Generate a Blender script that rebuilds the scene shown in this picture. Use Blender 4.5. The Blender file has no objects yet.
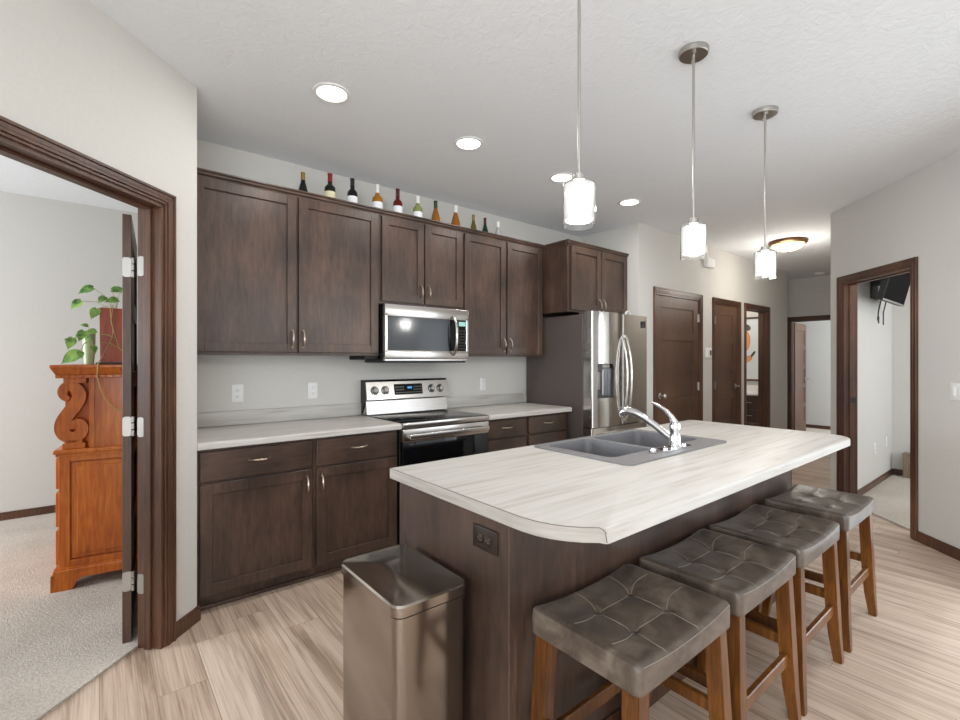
import bpy, bmesh, math, random
from math import sin, cos, pi, radians as R
from mathutils import Vector, Matrix
random.seed(7)
sc = bpy.context.scene
COL = sc.collection

# ------------------------------------------------------------ camera, world, light, exposure
cam_d = bpy.data.cameras.new('camera'); cam = bpy.data.objects.new('camera', cam_d); COL.objects.link(cam)
cam_d.sensor_width = 36; cam_d.lens = 470/960*36; cam_d.clip_start = .05; cam_d.clip_end = 80
cam.location = (0, 0, 1.343); cam.rotation_euler = (pi/2, 0, R(-39)); sc.camera = cam

w = bpy.data.worlds.new('daylight'); sc.world = w; w.use_nodes = True
bg = w.node_tree.nodes['Background']; bg.inputs[0].default_value = (.86, .93, 1, 1); bg.inputs[1].default_value = 1.6
sc.view_settings.view_transform = 'Standard'; sc.view_settings.look = 'None'
sc.view_settings.exposure = 0.06; sc.view_settings.gamma = 1; sc.view_settings.use_curve_mapping = False
sc.cycles.max_bounces = 10; sc.cycles.diffuse_bounces = 6; sc.cycles.glossy_bounces = 5
sc.cycles.transmission_bounces = 8; sc.cycles.sample_clamp_indirect = 6; sc.cycles.caustics_reflective = False; sc.cycles.caustics_refractive = False

def area(name, loc, aim, sx, sy, power, color=(1, 1, 1)):
    d = bpy.data.lights.new(name, 'AREA'); d.shape = 'RECTANGLE'; d.size = sx; d.size_y = sy; d.energy = power; d.color = color
    o = bpy.data.objects.new(name, d); COL.objects.link(o); o.location = loc
    o.rotation_euler = (Vector(aim)-Vector(loc)).to_track_quat('-Z', 'Y').to_euler(); return o
DAY = (.86, .935, 1)
area('patio_daylight', (3.25, -.40, 1.15), (2.25, .60, 1.15), 2.2, 2.0, 26, DAY)
area('rear_window_daylight', (-1.65, -2.65, 1.35), (-.65, -1.65, 2.25), 2.6, 1.5, 122, DAY)
area('side_window_fill', (-2.15, -.42, 1.5), (-1.15, -1.1, 1.9), 1.5, 1.4, 128, DAY)  # fill light from an added, unseen window, brightens the right wall
area('bedroom_fill', (-3.3, 4.0, 1.5), (-2.3, 4.0, 1.4), 1.6, 1.4, 135, DAY)  # unseen fill added to brighten the bedroom
area('side_room_fill', (6.3, -1.5, 1.5), (6.3, -.5, 1.5), 1.6, 1.4, 42, DAY)  # added fill light for the side room, source not in view
area('far_room_fill', (10.2, .9, 1.5), (10.2, 2, 1.5), 1.0, 1.3, 65, DAY)  # fill added inside the far room, no window behind it

# ------------------------------------------------------------ materials
def srgb(r, g, b):
    f = lambda c: (c/255/12.92) if c/255 <= .04045 else ((c/255+.055)/1.055)**2.4
    return (f(r), f(g), f(b), 1)
def mat(name, col=(200, 200, 200), rough=.5, metal=0., **kw):
    m = bpy.data.materials.new(name); m.use_nodes = True
    b = m.node_tree.nodes['Principled BSDF']
    b.inputs['Base Color'].default_value = srgb(*col); b.inputs['Roughness'].default_value = rough; b.inputs['Metallic'].default_value = metal
    for k, v in kw.items(): b.inputs[k.replace('_', ' ')].default_value = v
    return m
def N(m, t, **kw):
    n = m.node_tree.nodes.new(t)
    for k, v in kw.items():
        if k in n.inputs: n.inputs[k].default_value = v
        else: setattr(n, k, v)
    return n
def L(m, a, b): m.node_tree.links.new(a, b)
def coords(m, scale=(1, 1, 1), rot=(0, 0, 0)):
    t = N(m, 'ShaderNodeTexCoord'); mp = N(m, 'ShaderNodeMapping'); mp.inputs['Scale'].default_value = scale; mp.inputs['Rotation'].default_value = rot
    L(m, t.outputs['Object'], mp.inputs['Vector']); return mp.outputs[0]
def ramp(m, fac, stops):
    r = N(m, 'ShaderNodeValToRGB'); e = r.color_ramp.elements
    while len(e) < len(stops): e.new(.5)
    for k, (p, c) in enumerate(stops): e[k].position = p; e[k].color = srgb(*c)
    L(m, fac, r.inputs[0]); return r.outputs[0]
def bump(m, h, strength, dist=.01, base=None):
    b = N(m, 'ShaderNodeBump'); b.inputs['Strength'].default_value = strength; b.inputs['Distance'].default_value = dist
    L(m, h, b.inputs['Height']); L(m, b.outputs[0], m.node_tree.nodes['Principled BSDF'].inputs['Normal']); return b
def noise(m, vec, scale, detail=4, rough=.5, dist=0):
    n = N(m, 'ShaderNodeTexNoise'); n.inputs['Scale'].default_value = scale; n.inputs['Detail'].default_value = detail
    n.inputs['Roughness'].default_value = rough; n.inputs['Distortion'].default_value = dist; L(m, vec, n.inputs['Vector']); return n.outputs['Fac']
def bsdf(m): return m.node_tree.nodes['Principled BSDF']
def mixc(m, fac, a, b, mode='MIX'):
    x = N(m, 'ShaderNodeMix', data_type='RGBA', blend_type=mode)
    if isinstance(fac, float): x.inputs[0].default_value = fac
    else: L(m, fac, x.inputs[0])
    for s, v in ((6, a), (7, b)):
        if isinstance(v, tuple): x.inputs[s].default_value = v
        else: L(m, v, x.inputs[s])
    return x.outputs[2]
def wood(name, dark, mid, light, grain=(14, 14, 1.2), rough=.42, blotch=2.2, bump_s=.05, gw=.5):
    m = mat(name, mid, rough)
    g = noise(m, coords(m, grain), 5, 6, .62, .6); bl = noise(m, coords(m, (1, 1, .6)), blotch, 3, .5)
    x = N(m, 'ShaderNodeMath', operation='MULTIPLY_ADD'); L(m, g, x.inputs[0]); x.inputs[1].default_value = gw
    y = N(m, 'ShaderNodeMath', operation='MULTIPLY'); L(m, bl, y.inputs[0]); y.inputs[1].default_value = 1-gw; L(m, y.outputs[0], x.inputs[2])
    L(m, ramp(m, x.outputs[0], [(.36, dark), (.5, mid), (.66, light)]), bsdf(m).inputs['Base Color'])
    bump(m, g, bump_s, .002); return m
def plain_noise(name, a, b, scale, rough=.6, bs=0, bd=.003, detail=4, metal=0., lo=.35, hi=.65):
    m = mat(name, a, rough, metal); n = noise(m, coords(m), scale, detail)
    L(m, ramp(m, n, [(lo, a), (hi, b)]), bsdf(m).inputs['Base Color'])
    if bs: bump(m, n, bs, bd)
    return m

M_wall = plain_noise('wall_paint', (197, 194, 188), (200, 197, 191), 90, .75, .05, .002)
M_ceil = mat('ceiling_texture', (227, 229, 231), .85)
_n = noise(M_ceil, coords(M_ceil, (1, 1, 1)), 22, 5, .6, 1.2); bump(M_ceil, _n, .32, .012)
M_cab = wood('cabinet_stain', (47, 35, 28), (68, 51, 42), (92, 70, 57), grain=(9, 9, 1.4), rough=.36, blotch=3.5, gw=.42)
M_cabh = wood('cabinet_stain_across', (47, 35, 28), (68, 51, 42), (92, 70, 57), grain=(1.4, 9, 9), rough=.36, blotch=3.5, gw=.42)
M_trim = wood('trim_stain', (50, 30, 20), (76, 48, 33), (104, 69, 48), grain=(20, 20, .8), rough=.38)
M_door = wood('door_stain', (64, 43, 32), (84, 59, 44), (106, 78, 58), grain=(16, 16, 1), rough=.45)
M_oak = wood('honey_cherry_wood', (150, 66, 10), (190, 98, 20), (218, 130, 42), grain=(10, 10, 1), rough=.3)
M_leg = wood('stool_leg_wood', (54, 29, 7), (94, 54, 17), (132, 82, 30), grain=(16, 16, 1.2), rough=.3)
M_pot = wood('red_brown_pot', (130, 42, 8), (168, 66, 16), (190, 90, 30), rough=.3)
M_skirt = wood('taupe_wood', (108, 92, 74), (128, 110, 90), (146, 128, 108), rough=.5)
# plank floor
M_floor = mat('plank_floor', (180, 160, 145), .42)
_s = N(M_floor, 'ShaderNodeSeparateXYZ'); L(M_floor, coords(M_floor), _s.inputs[0])
_q = N(M_floor, 'ShaderNodeMath', operation='DIVIDE'); L(M_floor, _s.outputs[0], _q.inputs[0]); _q.inputs[1].default_value = .178
_f = N(M_floor, 'ShaderNodeMath', operation='FLOOR'); L(M_floor, _q.outputs[0], _f.inputs[0])
_w = N(M_floor, 'ShaderNodeTexWhiteNoise', noise_dimensions='1D'); L(M_floor, _f.outputs[0], _w.inputs['W'])
_m = N(M_floor, 'ShaderNodeMath', operation='MULTIPLY_ADD'); L(M_floor, _w.outputs['Value'], _m.inputs[0]); _m.inputs[1].default_value = 1.22; L(M_floor, _s.outputs[1], _m.inputs[2])
_c = N(M_floor, 'ShaderNodeCombineXYZ'); L(M_floor, _m.outputs[0], _c.inputs[0]); L(M_floor, _s.outputs[0], _c.inputs[1]); v = _c.outputs[0]
bk = N(M_floor, 'ShaderNodeTexBrick'); bk.offset = 0; bk.inputs['Scale'].default_value = 1; bk.inputs['Brick Width'].default_value = 1.22; bk.inputs['Row Height'].default_value = .178
bk.inputs['Mortar Size'].default_value = .0012; bk.inputs['Bias'].default_value = 0; bk.inputs['Color1'].default_value = (0, 0, 0, 1); bk.inputs['Color2'].default_value = (1, 1, 1, 1); bk.inputs['Mortar'].default_value = (.3, .3, .3, 1)
L(M_floor, v, bk.inputs['Vector'])
off = N(M_floor, 'ShaderNodeVectorMath', operation='MULTIPLY_ADD'); L(M_floor, bk.outputs['Color'], off.inputs[0]); off.inputs[1].default_value = (7, 13, 0); L(M_floor, coords(M_floor, (7.5, .5, 1)), off.inputs[2])
g1 = noise(M_floor, off.outputs[0], 1.6, 6, .6, 1.2)
off2 = N(M_floor, 'ShaderNodeVectorMath', operation='MULTIPLY_ADD'); L(M_floor, bk.outputs['Color'], off2.inputs[0]); off2.inputs[1].default_value = (3, 5, 0); L(M_floor, coords(M_floor, (70, 1.1, 1)), off2.inputs[2])
g2 = noise(M_floor, off2.outputs[0], 2, 4, .6, .4)
ga = N(M_floor, 'ShaderNodeMath', operation='MULTIPLY_ADD'); L(M_floor, g2, ga.inputs[0]); ga.inputs[1].default_value = .42
gb = N(M_floor, 'ShaderNodeMath', operation='MULTIPLY'); L(M_floor, g1, gb.inputs[0]); gb.inputs[1].default_value = .58; L(M_floor, gb.outputs[0], ga.inputs[2])
c1 = ramp(M_floor, ga.outputs[0], [(.34, (104, 82, 66)), (.43, (156, 132, 112)), (.52, (194, 170, 150)), (.66, (220, 201, 183))])
c2 = mixc(M_floor, .28, c1, ramp(M_floor, bk.outputs['Color'], [(0, (152, 130, 112)), (.5, (190, 168, 150)), (1, (220, 203, 187))]))
mx = mixc(M_floor, bk.outputs['Fac'], c2, srgb(140, 120, 106)); L(M_floor, mx, bsdf(M_floor).inputs['Base Color'])
bump(M_floor, g2, .06, .002)
# carpet
def carpet(name, a, b):
    m = mat(name, a, .95); n = noise(m, coords(m), 95, 5, .75); n2 = noise(m, coords(m), 2.5, 3)
    c = mixc(m, .25, ramp(m, n, [(.36, a), (.62, b)]), ramp(m, n2, [(.35, a), (.65, b)])); L(m, c, bsdf(m).inputs['Base Color']); bump(m, n, .9, .012); return m
M_carpet = carpet('carpet_pile', (170, 157, 144), (220, 210, 198))
# laminate worktop
M_lam = mat('streaked_laminate', (214, 210, 205), .4)
n1 = noise(M_lam, coords(M_lam, (.9, 14, 14), (0, 0, R(-9))), 2.4, 6, .6, .5)
L(M_lam, ramp(M_lam, n1, [(.30, (162, 154, 146)), (.42, (178, 173, 166)), (.52, (185, 181, 175)), (.66, (191, 187, 182))]), bsdf(M_lam).inputs['Base Color'])
# metals
def steel(name, col, rough, stretch=(200, 200, 2), bs=.03):
    m = mat(name, col, rough, 1.0); n = noise(m, coords(m, stretch), 3, 3); bump(m, n, bs, .001); return m
M_steel = steel('brushed_steel', (196, 192, 188), .24, (2, 200, 200))
M_fsteel = steel('fridge_steel', (206, 203, 199), .13, (200, 200, 2), .012)
M_trash = steel('trash_can_steel', (160, 151, 142), .15, (200, 200, 2), .015)
M_chrome = mat('chrome', (222, 222, 224), .08, 1.)
M_nickel = mat('satin_nickel', (186, 182, 176), .28, 1.)
M_pull = mat('pewter_pull', (172, 158, 142), .28, 1.)
M_silver = mat('hinge_metal', (172, 168, 163), .42, .9)
M_black = mat('black_enamel', (14, 14, 15), .25)
M_glassblk = mat('black_glass', (10, 10, 12), .07, Specular_IOR_Level=.3)
M_tv = mat('matte_screen', (5, 5, 6), .6, Specular_IOR_Level=.04)
M_mwglass = mat('smoked_glass', (24, 26, 28), .12)
M_grey = mat('fridge_side_grey', (84, 75, 72), .5)
M_dark = mat('dark_rubber', (20, 19, 18), .6)
M_white = mat('white_plastic', (226, 225, 222), .4)
M_slot = mat('slot_dark', (70, 68, 66), .6)
M_outbr = mat('brown_plastic', (36, 24, 18), .35)
M_sink = plain_noise('grey_composite', (102, 100, 101), (120, 118, 118), 300, .5, .05, .001)
M_bowl = plain_noise('grey_composite_bowl', (88, 87, 90), (102, 101, 104), 300, .5, .05, .001)
M_leather = mat('distressed_leather', (84, 77, 71), .34)
_a = noise(M_leather, coords(M_leather), 9, 6, .65, .6); _b = noise(M_leather, coords(M_leather), 160, 4, .6)
L(M_leather, ramp(M_leather, _a, [(.36, (62, 52, 45)), (.5, (82, 71, 62)), (.66, (108, 96, 85))]), bsdf(M_leather).inputs['Base Color']); bump(M_leather, _b, .12, .002)
M_stitch = mat('stitch_thread', (142, 130, 114), .7)
M_green = plain_noise('pothos_leaf', (52, 104, 28), (150, 190, 92), 22, .35)
M_vine = mat('vine_stem', (176, 168, 96), .5)
M_gpot = mat('pale_green_glaze', (188, 208, 162), .35)
M_soil = mat('potting_soil', (60, 42, 30), .9)
M_bronze = mat('bronze_rim', (120, 88, 58), .35, .8)
M_seam = mat('laminate_seam', (92, 78, 68), .6)
def emis(name, col, s):
    m = mat(name, col, .5); b = bsdf(m); b.inputs['Emission Color'].default_value = srgb(*col); b.inputs['Emission Strength'].default_value = s; return m
M_disc = emis('lamp_diffuser', (255, 252, 246), 6)
M_bulb = emis('lamp_bulb', (255, 250, 240), 9)
M_dome = emis('lit_alabaster_dome', (255, 222, 168), 1.3)
M_disp = emis('blue_display', (60, 130, 190), .8)
M_disp2 = emis('green_display', (130, 180, 170), .35)
M_frost = mat('frosted_glass', (250, 250, 250), .35); bsdf(M_frost).inputs['Transmission Weight'].default_value = .75
bsdf(M_frost).inputs['Emission Color'].default_value = (1, .99, .97, 1); bsdf(M_frost).inputs['Emission Strength'].default_value = .18
M_clear = mat('clear_glass', (252, 252, 252), .03); bsdf(M_clear).inputs['Transmission Weight'].default_value = 1
M_pane = M_clear

# ------------------------------------------------------------ mesh helpers
def arc(cx, cy, rad, a0, a1, n=10): return [(cx+rad*cos(R(a0+(a1-a0)*k/n)), cy+rad*sin(R(a0+(a1-a0)*k/n))) for k in range(n+1)]
def rrect(x0, y0, x1, y1, rad, n=4):
    return arc(x1-rad, y0+rad, rad, -90, 0, n)+arc(x1-rad, y1-rad, rad, 0, 90, n)+arc(x0+rad, y1-rad, rad, 90, 180, n)+arc(x0+rad, y0+rad, rad, 180, 270, n)
OFF = {}
class MB:
    def __init__(s): s.bm = bmesh.new()
    def box(s, x0, y0, z0, x1, y1, z1, bev=0, seg=2, xf=None):
        r = bmesh.ops.create_cube(s.bm, size=1); vs = r['verts']
        for v in vs:
            v.co = Vector(((x0+x1)/2+v.co.x*abs(x1-x0), (y0+y1)/2+v.co.y*abs(y1-y0), (z0+z1)/2+v.co.z*abs(z1-z0)))
        if bev:
            es = list({e for v in vs for e in v.link_edges})
            rr = bmesh.ops.bevel(s.bm, geom=es, offset=bev, segments=seg, affect='EDGES', profile=.5)
            vs = list({v for f in rr['faces'] for v in f.verts} | {v for v in vs if v.is_valid})
        if xf: 
            for v in vs: v.co = xf @ v.co
        return s
    def loft(s, rings, cap=True, closed=True):
        rs = [[s.bm.verts.new(p) for p in r] for r in rings]
        n = len(rs[0])
        for a, b in zip(rs, rs[1:]):
            for i in range(n if closed else n-1):
                j = (i+1) % n; s.bm.faces.new((a[i], a[j], b[j], b[i]))
        if cap: s.bm.faces.new(rs[0][::-1]); s.bm.faces.new(rs[-1])
        return s
    def cyl(s, p0, p1, r0, r1=None, n=20, cap=True):
        r1 = r0 if r1 is None else r1; p0 = Vector(p0); p1 = Vector(p1)
        q = (p1-p0).to_track_quat('Z', 'Y'); e = lambda t: q @ Vector((cos(t), sin(t), 0))
        T = [2*pi*k/n for k in range(n)]
        return s.loft([[p0+e(t)*r0 for t in T], [p1+e(t)*r1 for t in T]], cap)
    def lathe(s, prof, c=(0, 0, 0), n=28, cap=True):
        return s.loft([[(c[0]+r*cos(2*pi*k/n), c[1]+r*sin(2*pi*k/n), c[2]+z) for k in range(n)] for r, z in prof], cap)
    def tube(s, pts, r, n=8, cap=True, flat=None):
        pts = [Vector(p) for p in pts]; rings = []; up = None
        rr = r if isinstance(r, (list, tuple)) else [r]*len(pts)
        for i, p in enumerate(pts):
            d = (pts[min(i+1, len(pts)-1)]-pts[max(i-1, 0)]).normalized()
            if up is None: up = Vector((0, 0, 1)) if abs(d.z) < .9 else Vector((1, 0, 0))
            a = d.cross(up).normalized(); b = a.cross(d).normalized(); up = b
            f = flat or 1
            rings.append([p+a*cos(2*pi*k/n)*rr[i]+b*sin(2*pi*k/n)*rr[i]*f for k in range(n)])
        return s.loft(rings, cap)
    def prism(s, poly, z0, z1):
        return s.loft([[(x, y, z0) for x, y in poly], [(x, y, z1) for x, y in poly]])
    def prof(s, poly, axis, a, b):
        """poly in the plane across axis, swept from a to b (axis 'x': poly=(y,z); 'y': poly=(x,z))"""
        f = (lambda t, p: (t, p[0], p[1])) if axis == 'x' else (lambda t, p: (p[0], t, p[1]))
        return s.loft([[f(a, p) for p in poly], [f(b, p) for p in poly]])
    def build(s, name, m, parent=None, smooth=True, local=False, xf=None):
        me = bpy.data.meshes.new(name)
        bmesh.ops.recalc_face_normals(s.bm, faces=s.bm.faces)
        if xf:
            for v in s.bm.verts: v.co = xf @ v.co
        o = bpy.data.objects.new(name, me); COL.objects.link(o)
        off = Vector((0, 0, 0))
        if parent is not None:
            o.parent = parent; off = OFF.get(parent.name, Vector((0, 0, 0)))
        OFF[o.name] = off
        if not local:
            for v in s.bm.verts: v.co -= off
        s.bm.to_mesh(me); s.bm.free(); me.materials.append(m)
        if smooth:
            me.polygons.foreach_set('use_smooth', [True]*len(me.polygons)); me.set_sharp_from_angle(angle=R(32))
        return o
def thing(name, label, cat, loc=(0, 0, 0), rz=0, group=None):
    o = bpy.data.objects.new(name, None); COL.objects.link(o); o.location = loc; o.rotation_euler = (0, 0, rz)
    o.empty_display_size = .05
    OFF[o.name] = Vector(loc) if not rz else Vector((0, 0, 0))
    o['label'] = label; o['category'] = cat
    if group: o['group'] = group
    return o
def tag(o, label, cat, group=None):
    o['label'] = label; o['category'] = cat
    if group: o['group'] = group
    return o
def struct(o): o['kind'] = 'structure'; return o
def sthing(name, loc=(0, 0, 0), rz=0):
    o = bpy.data.objects.new(name, None); COL.objects.link(o); o.location = loc; o.rotation_euler = (0, 0, rz); o.empty_display_size = .05
    OFF[o.name] = Vector(loc) if not rz else Vector((0, 0, 0)); return struct(o)
def copy_tree(o, parent=None):
    c = o.copy(); COL.objects.link(c)
    if parent: c.parent = parent
    for ch in list(o.children): copy_tree(ch, c)
    return c
def frame2(p, d):
    """matrix: local x along unit 2D direction d from p, local y = left of d"""
    return Matrix(((d[0], -d[1], 0, p[0]), (d[1], d[0], 0, p[1]), (0, 0, 1, 0), (0, 0, 0, 1)))

# ------------------------------------------------------------ the shell
H = 2.743; TH = .115
def wall(name, xf, length, openings=(), th=TH, start=0.):
    """local x along the wall, room face at y=0, body towards +y; openings (s0, s1, z0, z1)"""
    b = MB(); x = start
    for s0, s1, z0, z1 in sorted(openings):
        b.box(x, 0, 0, s0, th, H)
        if z1 < H: b.box(s0, 0, z1, s1, th, H)
        if z0 > 0: b.box(s0, 0, 0, s1, th, z0)
        x = s1
    b.box(x, 0, 0, length, th, H)
    return struct(b.build(name, M_wall, xf=xf, smooth=False))
Q = math.sqrt(.5)
LC = (.39, 2.795)                     # outside corner of the left wall
RC = (5.44, 1.385)                    # outside corner of the right wall
# left wall, local x runs from the corner back towards the viewer
XL = Matrix(((-Q, -Q, 0, LC[0]), (-Q, Q, 0, LC[1]), (0, 0, 1, 0), (0, 0, 0, 1)))
LO = (.222, 1.06, 0, 2.068)
LW = (3.45, 4.95, .8, 2.2)  # unseen window opening, added to let fill light reach the right wall
wall('wall_left', XL, 5.4, [LO, LW])
wall('wall_bedroom_front', frame2((-1.72, .85), (-Q, Q)), 3.35)
XR = Matrix(((-Q, Q, 0, RC[0]), (-Q, -Q, 0, RC[1]), (0, 0, 1, 0), (0, 0, 0, 1)))
RO = (.175, .965, 0, 2.052)
PAT = (1.7, 3.9, .05, 2.15)
wall('wall_right', XR, 8.0, [RO, PAT])
XB = Matrix(((-Q, Q, 0, -.225), (Q, Q, 0, -4.275), (0, 0, 1, 0), (0, 0, 0, 1)))
XB = Matrix(((-Q, -Q, 0, -.225), (Q, -Q, 0, -4.275), (0, 0, 1, 0), (0, 0, 0, 1)))
wall('wall_rear', XB, 4.7, [(.7, 3.6, .75, 2.25)], start=-.15)
wall('wall_kitchen', frame2((.28, 3.442), (1, 0)), 4.2)
b = MB().box(.28, 2.80, 0, .39, 3.5, H); struct(b.build('wall_side', M_wall, smooth=False))
b = MB().box(4.275, 2.8255, 0, 4.39, 3.55, H); struct(b.build('wall_alcove', M_wall, smooth=False))
HO = [(4.607, 5.557, 2.063), (5.944, 6.632, 2.06), (6.878, 7.632, 2.062)]
wall('wall_hall', frame2((4.275, 2.71), (1, 0)), 8.43-4.275, [(a-4.275, c-4.275, 0, z) for a, c, z in HO])
b = MB().box(8.315, 2.72, 0, 8.43, 4.9, H); struct(b.build('wall_hall_end', M_wall, smooth=False))
FO = (2.03, 2.955, 2.03)
b = MB(); b.box(9.35, FO[1], 0, 9.465, 4.9, H); b.box(9.35, .9, 0, 9.465, FO[0], H); b.box(9.35, FO[0], FO[2], 9.465, FO[1], H)
struct(b.build('wall_far', M_wall, smooth=False))
b = MB().box(8.43, 4.8, 0, 9.35, 4.9, H); struct(b.build('wall_hall_back', M_wall, smooth=False))
b = MB().prism([(5.44, 1.385), (9.35, 1.385), (9.35, 1.24), (5.53, 1.24), (5.44, 1.24)], 0, H); struct(b.build('wall_divider', M_wall, smooth=False))
b = MB().box(7.2, -2.6, 0, 7.3, 1.24, H); struct(b.build('wall_side_room', M_wall, smooth=False))
b = MB().box(3.0, -2.7, 0, 5.4, -2.6, H).box(7.1, -2.7, 0, 7.3, -2.6, H).box(5.4, -2.7, 0, 7.1, -2.6, .8).box(5.4, -2.7, 2.2, 7.1, -2.6, H); struct(b.build('wall_side_room_window', M_wall, smooth=False))
b = MB().box(-4.2, 5.53, 0, 4.39, 5.63, H); struct(b.build('wall_bedroom', M_wall, smooth=False))
b = MB().box(1.5, 3.55, 0, 1.6, 5.53, H); struct(b.build('wall_bedroom_right', M_wall, smooth=False))
b = MB().box(-4.2, 2.95, 0, -4.1, 3.1, H).box(-4.2, 4.9, 0, -4.1, 5.53, H).box(-4.2, 3.1, 0, -4.1, 4.9, .8).box(-4.2, 3.1, 2.2, -4.1, 4.9, H); struct(b.build('wall_bedroom_left', M_wall, smooth=False))
b = MB().box(10.85, -.4, 0, 10.95, 4.9, H).box(9.4, 4.8, 0, 10.85, 4.9, H); struct(b.build('wall_far_room', M_wall, smooth=False))
b = MB().box(4.39, 4.6, 0, 8.315, 4.7, H).box(6.72, 2.83, 0, 6.8, 4.6, H); struct(b.build('wall_bath', M_wall, smooth=False))
b = MB().box(-6, -6, -.12, 12, 7, 0); struct(b.build('floor', M_floor, smooth=False))
b = MB().box(-6, -6, H, 12, 7, H+.12); struct(b.build('ceiling', M_ceil, smooth=False))
CZ = .012
b = MB().prism([(-1.75, .82), (.262, 2.832), (.28, 2.9), (.28, 5.53), (-4.1, 5.53), (-4.1, 3.17)], .0, CZ); struct(b.build('floor', M_carpet))
b = MB().prism([(5.30, 1.09), (5.44, 1.24), (7.2, 1.24), (7.2, -2.6), (1.61, -2.6)], 0, CZ); struct(b.build('floor', M_carpet))
b = MB().box(9.42, -.4, 0, 10.85, 4.8, CZ); struct(b.build('floor', M_carpet))

# casing + jamb around an opening; local x along wall, room face y=0
def casing(name, xf, s0, s1, z1, th=TH, both=True, legs=(True, True)):
    b = MB(); cw = .058
    def prof_leg(xo, xi, za, zb, y0, sg):
        # stepped casing profile: outer thick, two beads, inner thin
        d = xi-xo
        for f0, f1, t in ((0, .22, .019), (.22, .55, .014), (.55, .78, .016), (.78, 1, .010)):
            b.box(xo+d*f0, y0, za, xo+d*f1, y0-sg*t, zb+cw*(1-f0)-.0002, .0015, 1)
    sides = [(0, 1)] + ([(th, -1)] if both else [])
    for y0, sg in sides:
        prof_leg(s0-cw, s0, 0, z1, y0, sg); prof_leg(s1+cw, s1, 0, z1, y0, sg)
        for f0, f1, t in ((0, .22, .019), (.22, .55, .014), (.55, .78, .016), (.78, 1, .010)):
            e = cw*(1-f0)-.0004; b.box(s0-e, y0, z1+cw*(1-f1), s1+e, y0-sg*t, z1+cw*(1-f0), .0015, 1)
    j = .016
    b.box(s0, -.002, 0, s0+j, th+.002, z1); b.box(s1-j, -.002, 0, s1, th+.002, z1); b.box(s0, -.002, z1-j, s1, th+.002, z1)
    b.box(s0+j, .045, 0, s0+j+.011, .08, z1-j, .002, 1); b.box(s1-j-.011, .045, 0, s1-j, .08, z1-j, .002, 1); b.box(s0+j, .045, z1-j-.011, s1-j, .08, z1-j, .002, 1)
    return struct(b.build(name, M_trim, xf=xf, smooth=False))
casing('trim_1', XL, LO[0], LO[1], LO[3]); casing('trim_2', XR, RO[0], RO[1], RO[3])
for k, (a, c, z) in enumerate(HO): casing('trim_%d' % (k+3), frame2((0, 2.71), (1, 0)), a, c, z)
XF = Matrix(((0, 1, 0, 9.35), (-1, 0, 0, 4.0), (0, 0, 1, 0), (0, 0, 0, 1)))
casing('trim_6', XF, 4.0-FO[1], 4.0-FO[0], FO[2])

def base(name, xf, s0, s1, y=0.):
    b = MB().box(s0, y-.013, 0, s1, y, .066, .002, 1).box(s0, y-.011, .066, s1, y, .078, .003, 1)
    return struct(b.build(name, M_trim, xf=xf, smooth=False))
I4 = Matrix.Identity(4)
base('baseboard_left', XL, -.012, LO[0]-.058); base('baseboard_left', XL, LO[1]+.058, 5.3)
base('baseboard_right', XR, -.01, RO[0]-.058); base('baseboard_right', XR, RO[1]+.058, 1.68)
base('baseboard_side', frame2((.39, 2.795), (0, -1)), -.09, .012)
base('baseboard_hall', frame2((0, 2.71), (1, 0)), 4.29, 4.549); base('baseboard_hall', frame2((0, 2.71), (1, 0)), 5.615, 5.886); base('baseboard_hall', frame2((0, 2.71), (1, 0)), 7.69, 8.44)
base('baseboard_bedroom', frame2((0, 5.53), (1, 0)), -4.1, 1.5)
base('baseboard_side_room', frame2((0, 1.24), (1, 0)), 5.6, 7.2); base('baseboard_side_room', XF @ Matrix.Translation((0, 0, 0)), 0, 0.001)
bpy.data.objects.remove(bpy.data.objects['baseboard_side_room.001'])
b = MB().box(7.187, 1.132, 0, 7.2, 1.24, .078); struct(b.build('baseboard_side_room', M_trim))
b = MB().box(10.837, -.4, 0, 10.85, 4.8, .078, .003, 1); struct(b.build('baseboard_far', M_trim))

# windows behind the viewer (panes and frames)
def window(name, xf, s0, s1, z0, z1, bars, th=TH):
    r = sthing(name); b = MB(); f = .05
    b.box(s0, .02, z0, s1, .09, z0+f).box(s0, .02, z1-f, s1, .09, z1).box(s0, .02, z0, s0+f, .09, z1).box(s1-f, .02, z0, s1, .09, z1)
    for t in bars: x = s0+(s1-s0)*t; b.box(x-.03, .02, z0, x+.03, .09, z1)
    b.build('window_frame', M_trim, r, xf=xf, smooth=False)
    return r
window('added_window', XL, *LW, (.5,)); window('window_1', XR, *PAT, (.5,)); window('window_2', XB, .7, 3.6, .75, 2.25, (.33, .67))  # the left wall window is added for its light

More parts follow.
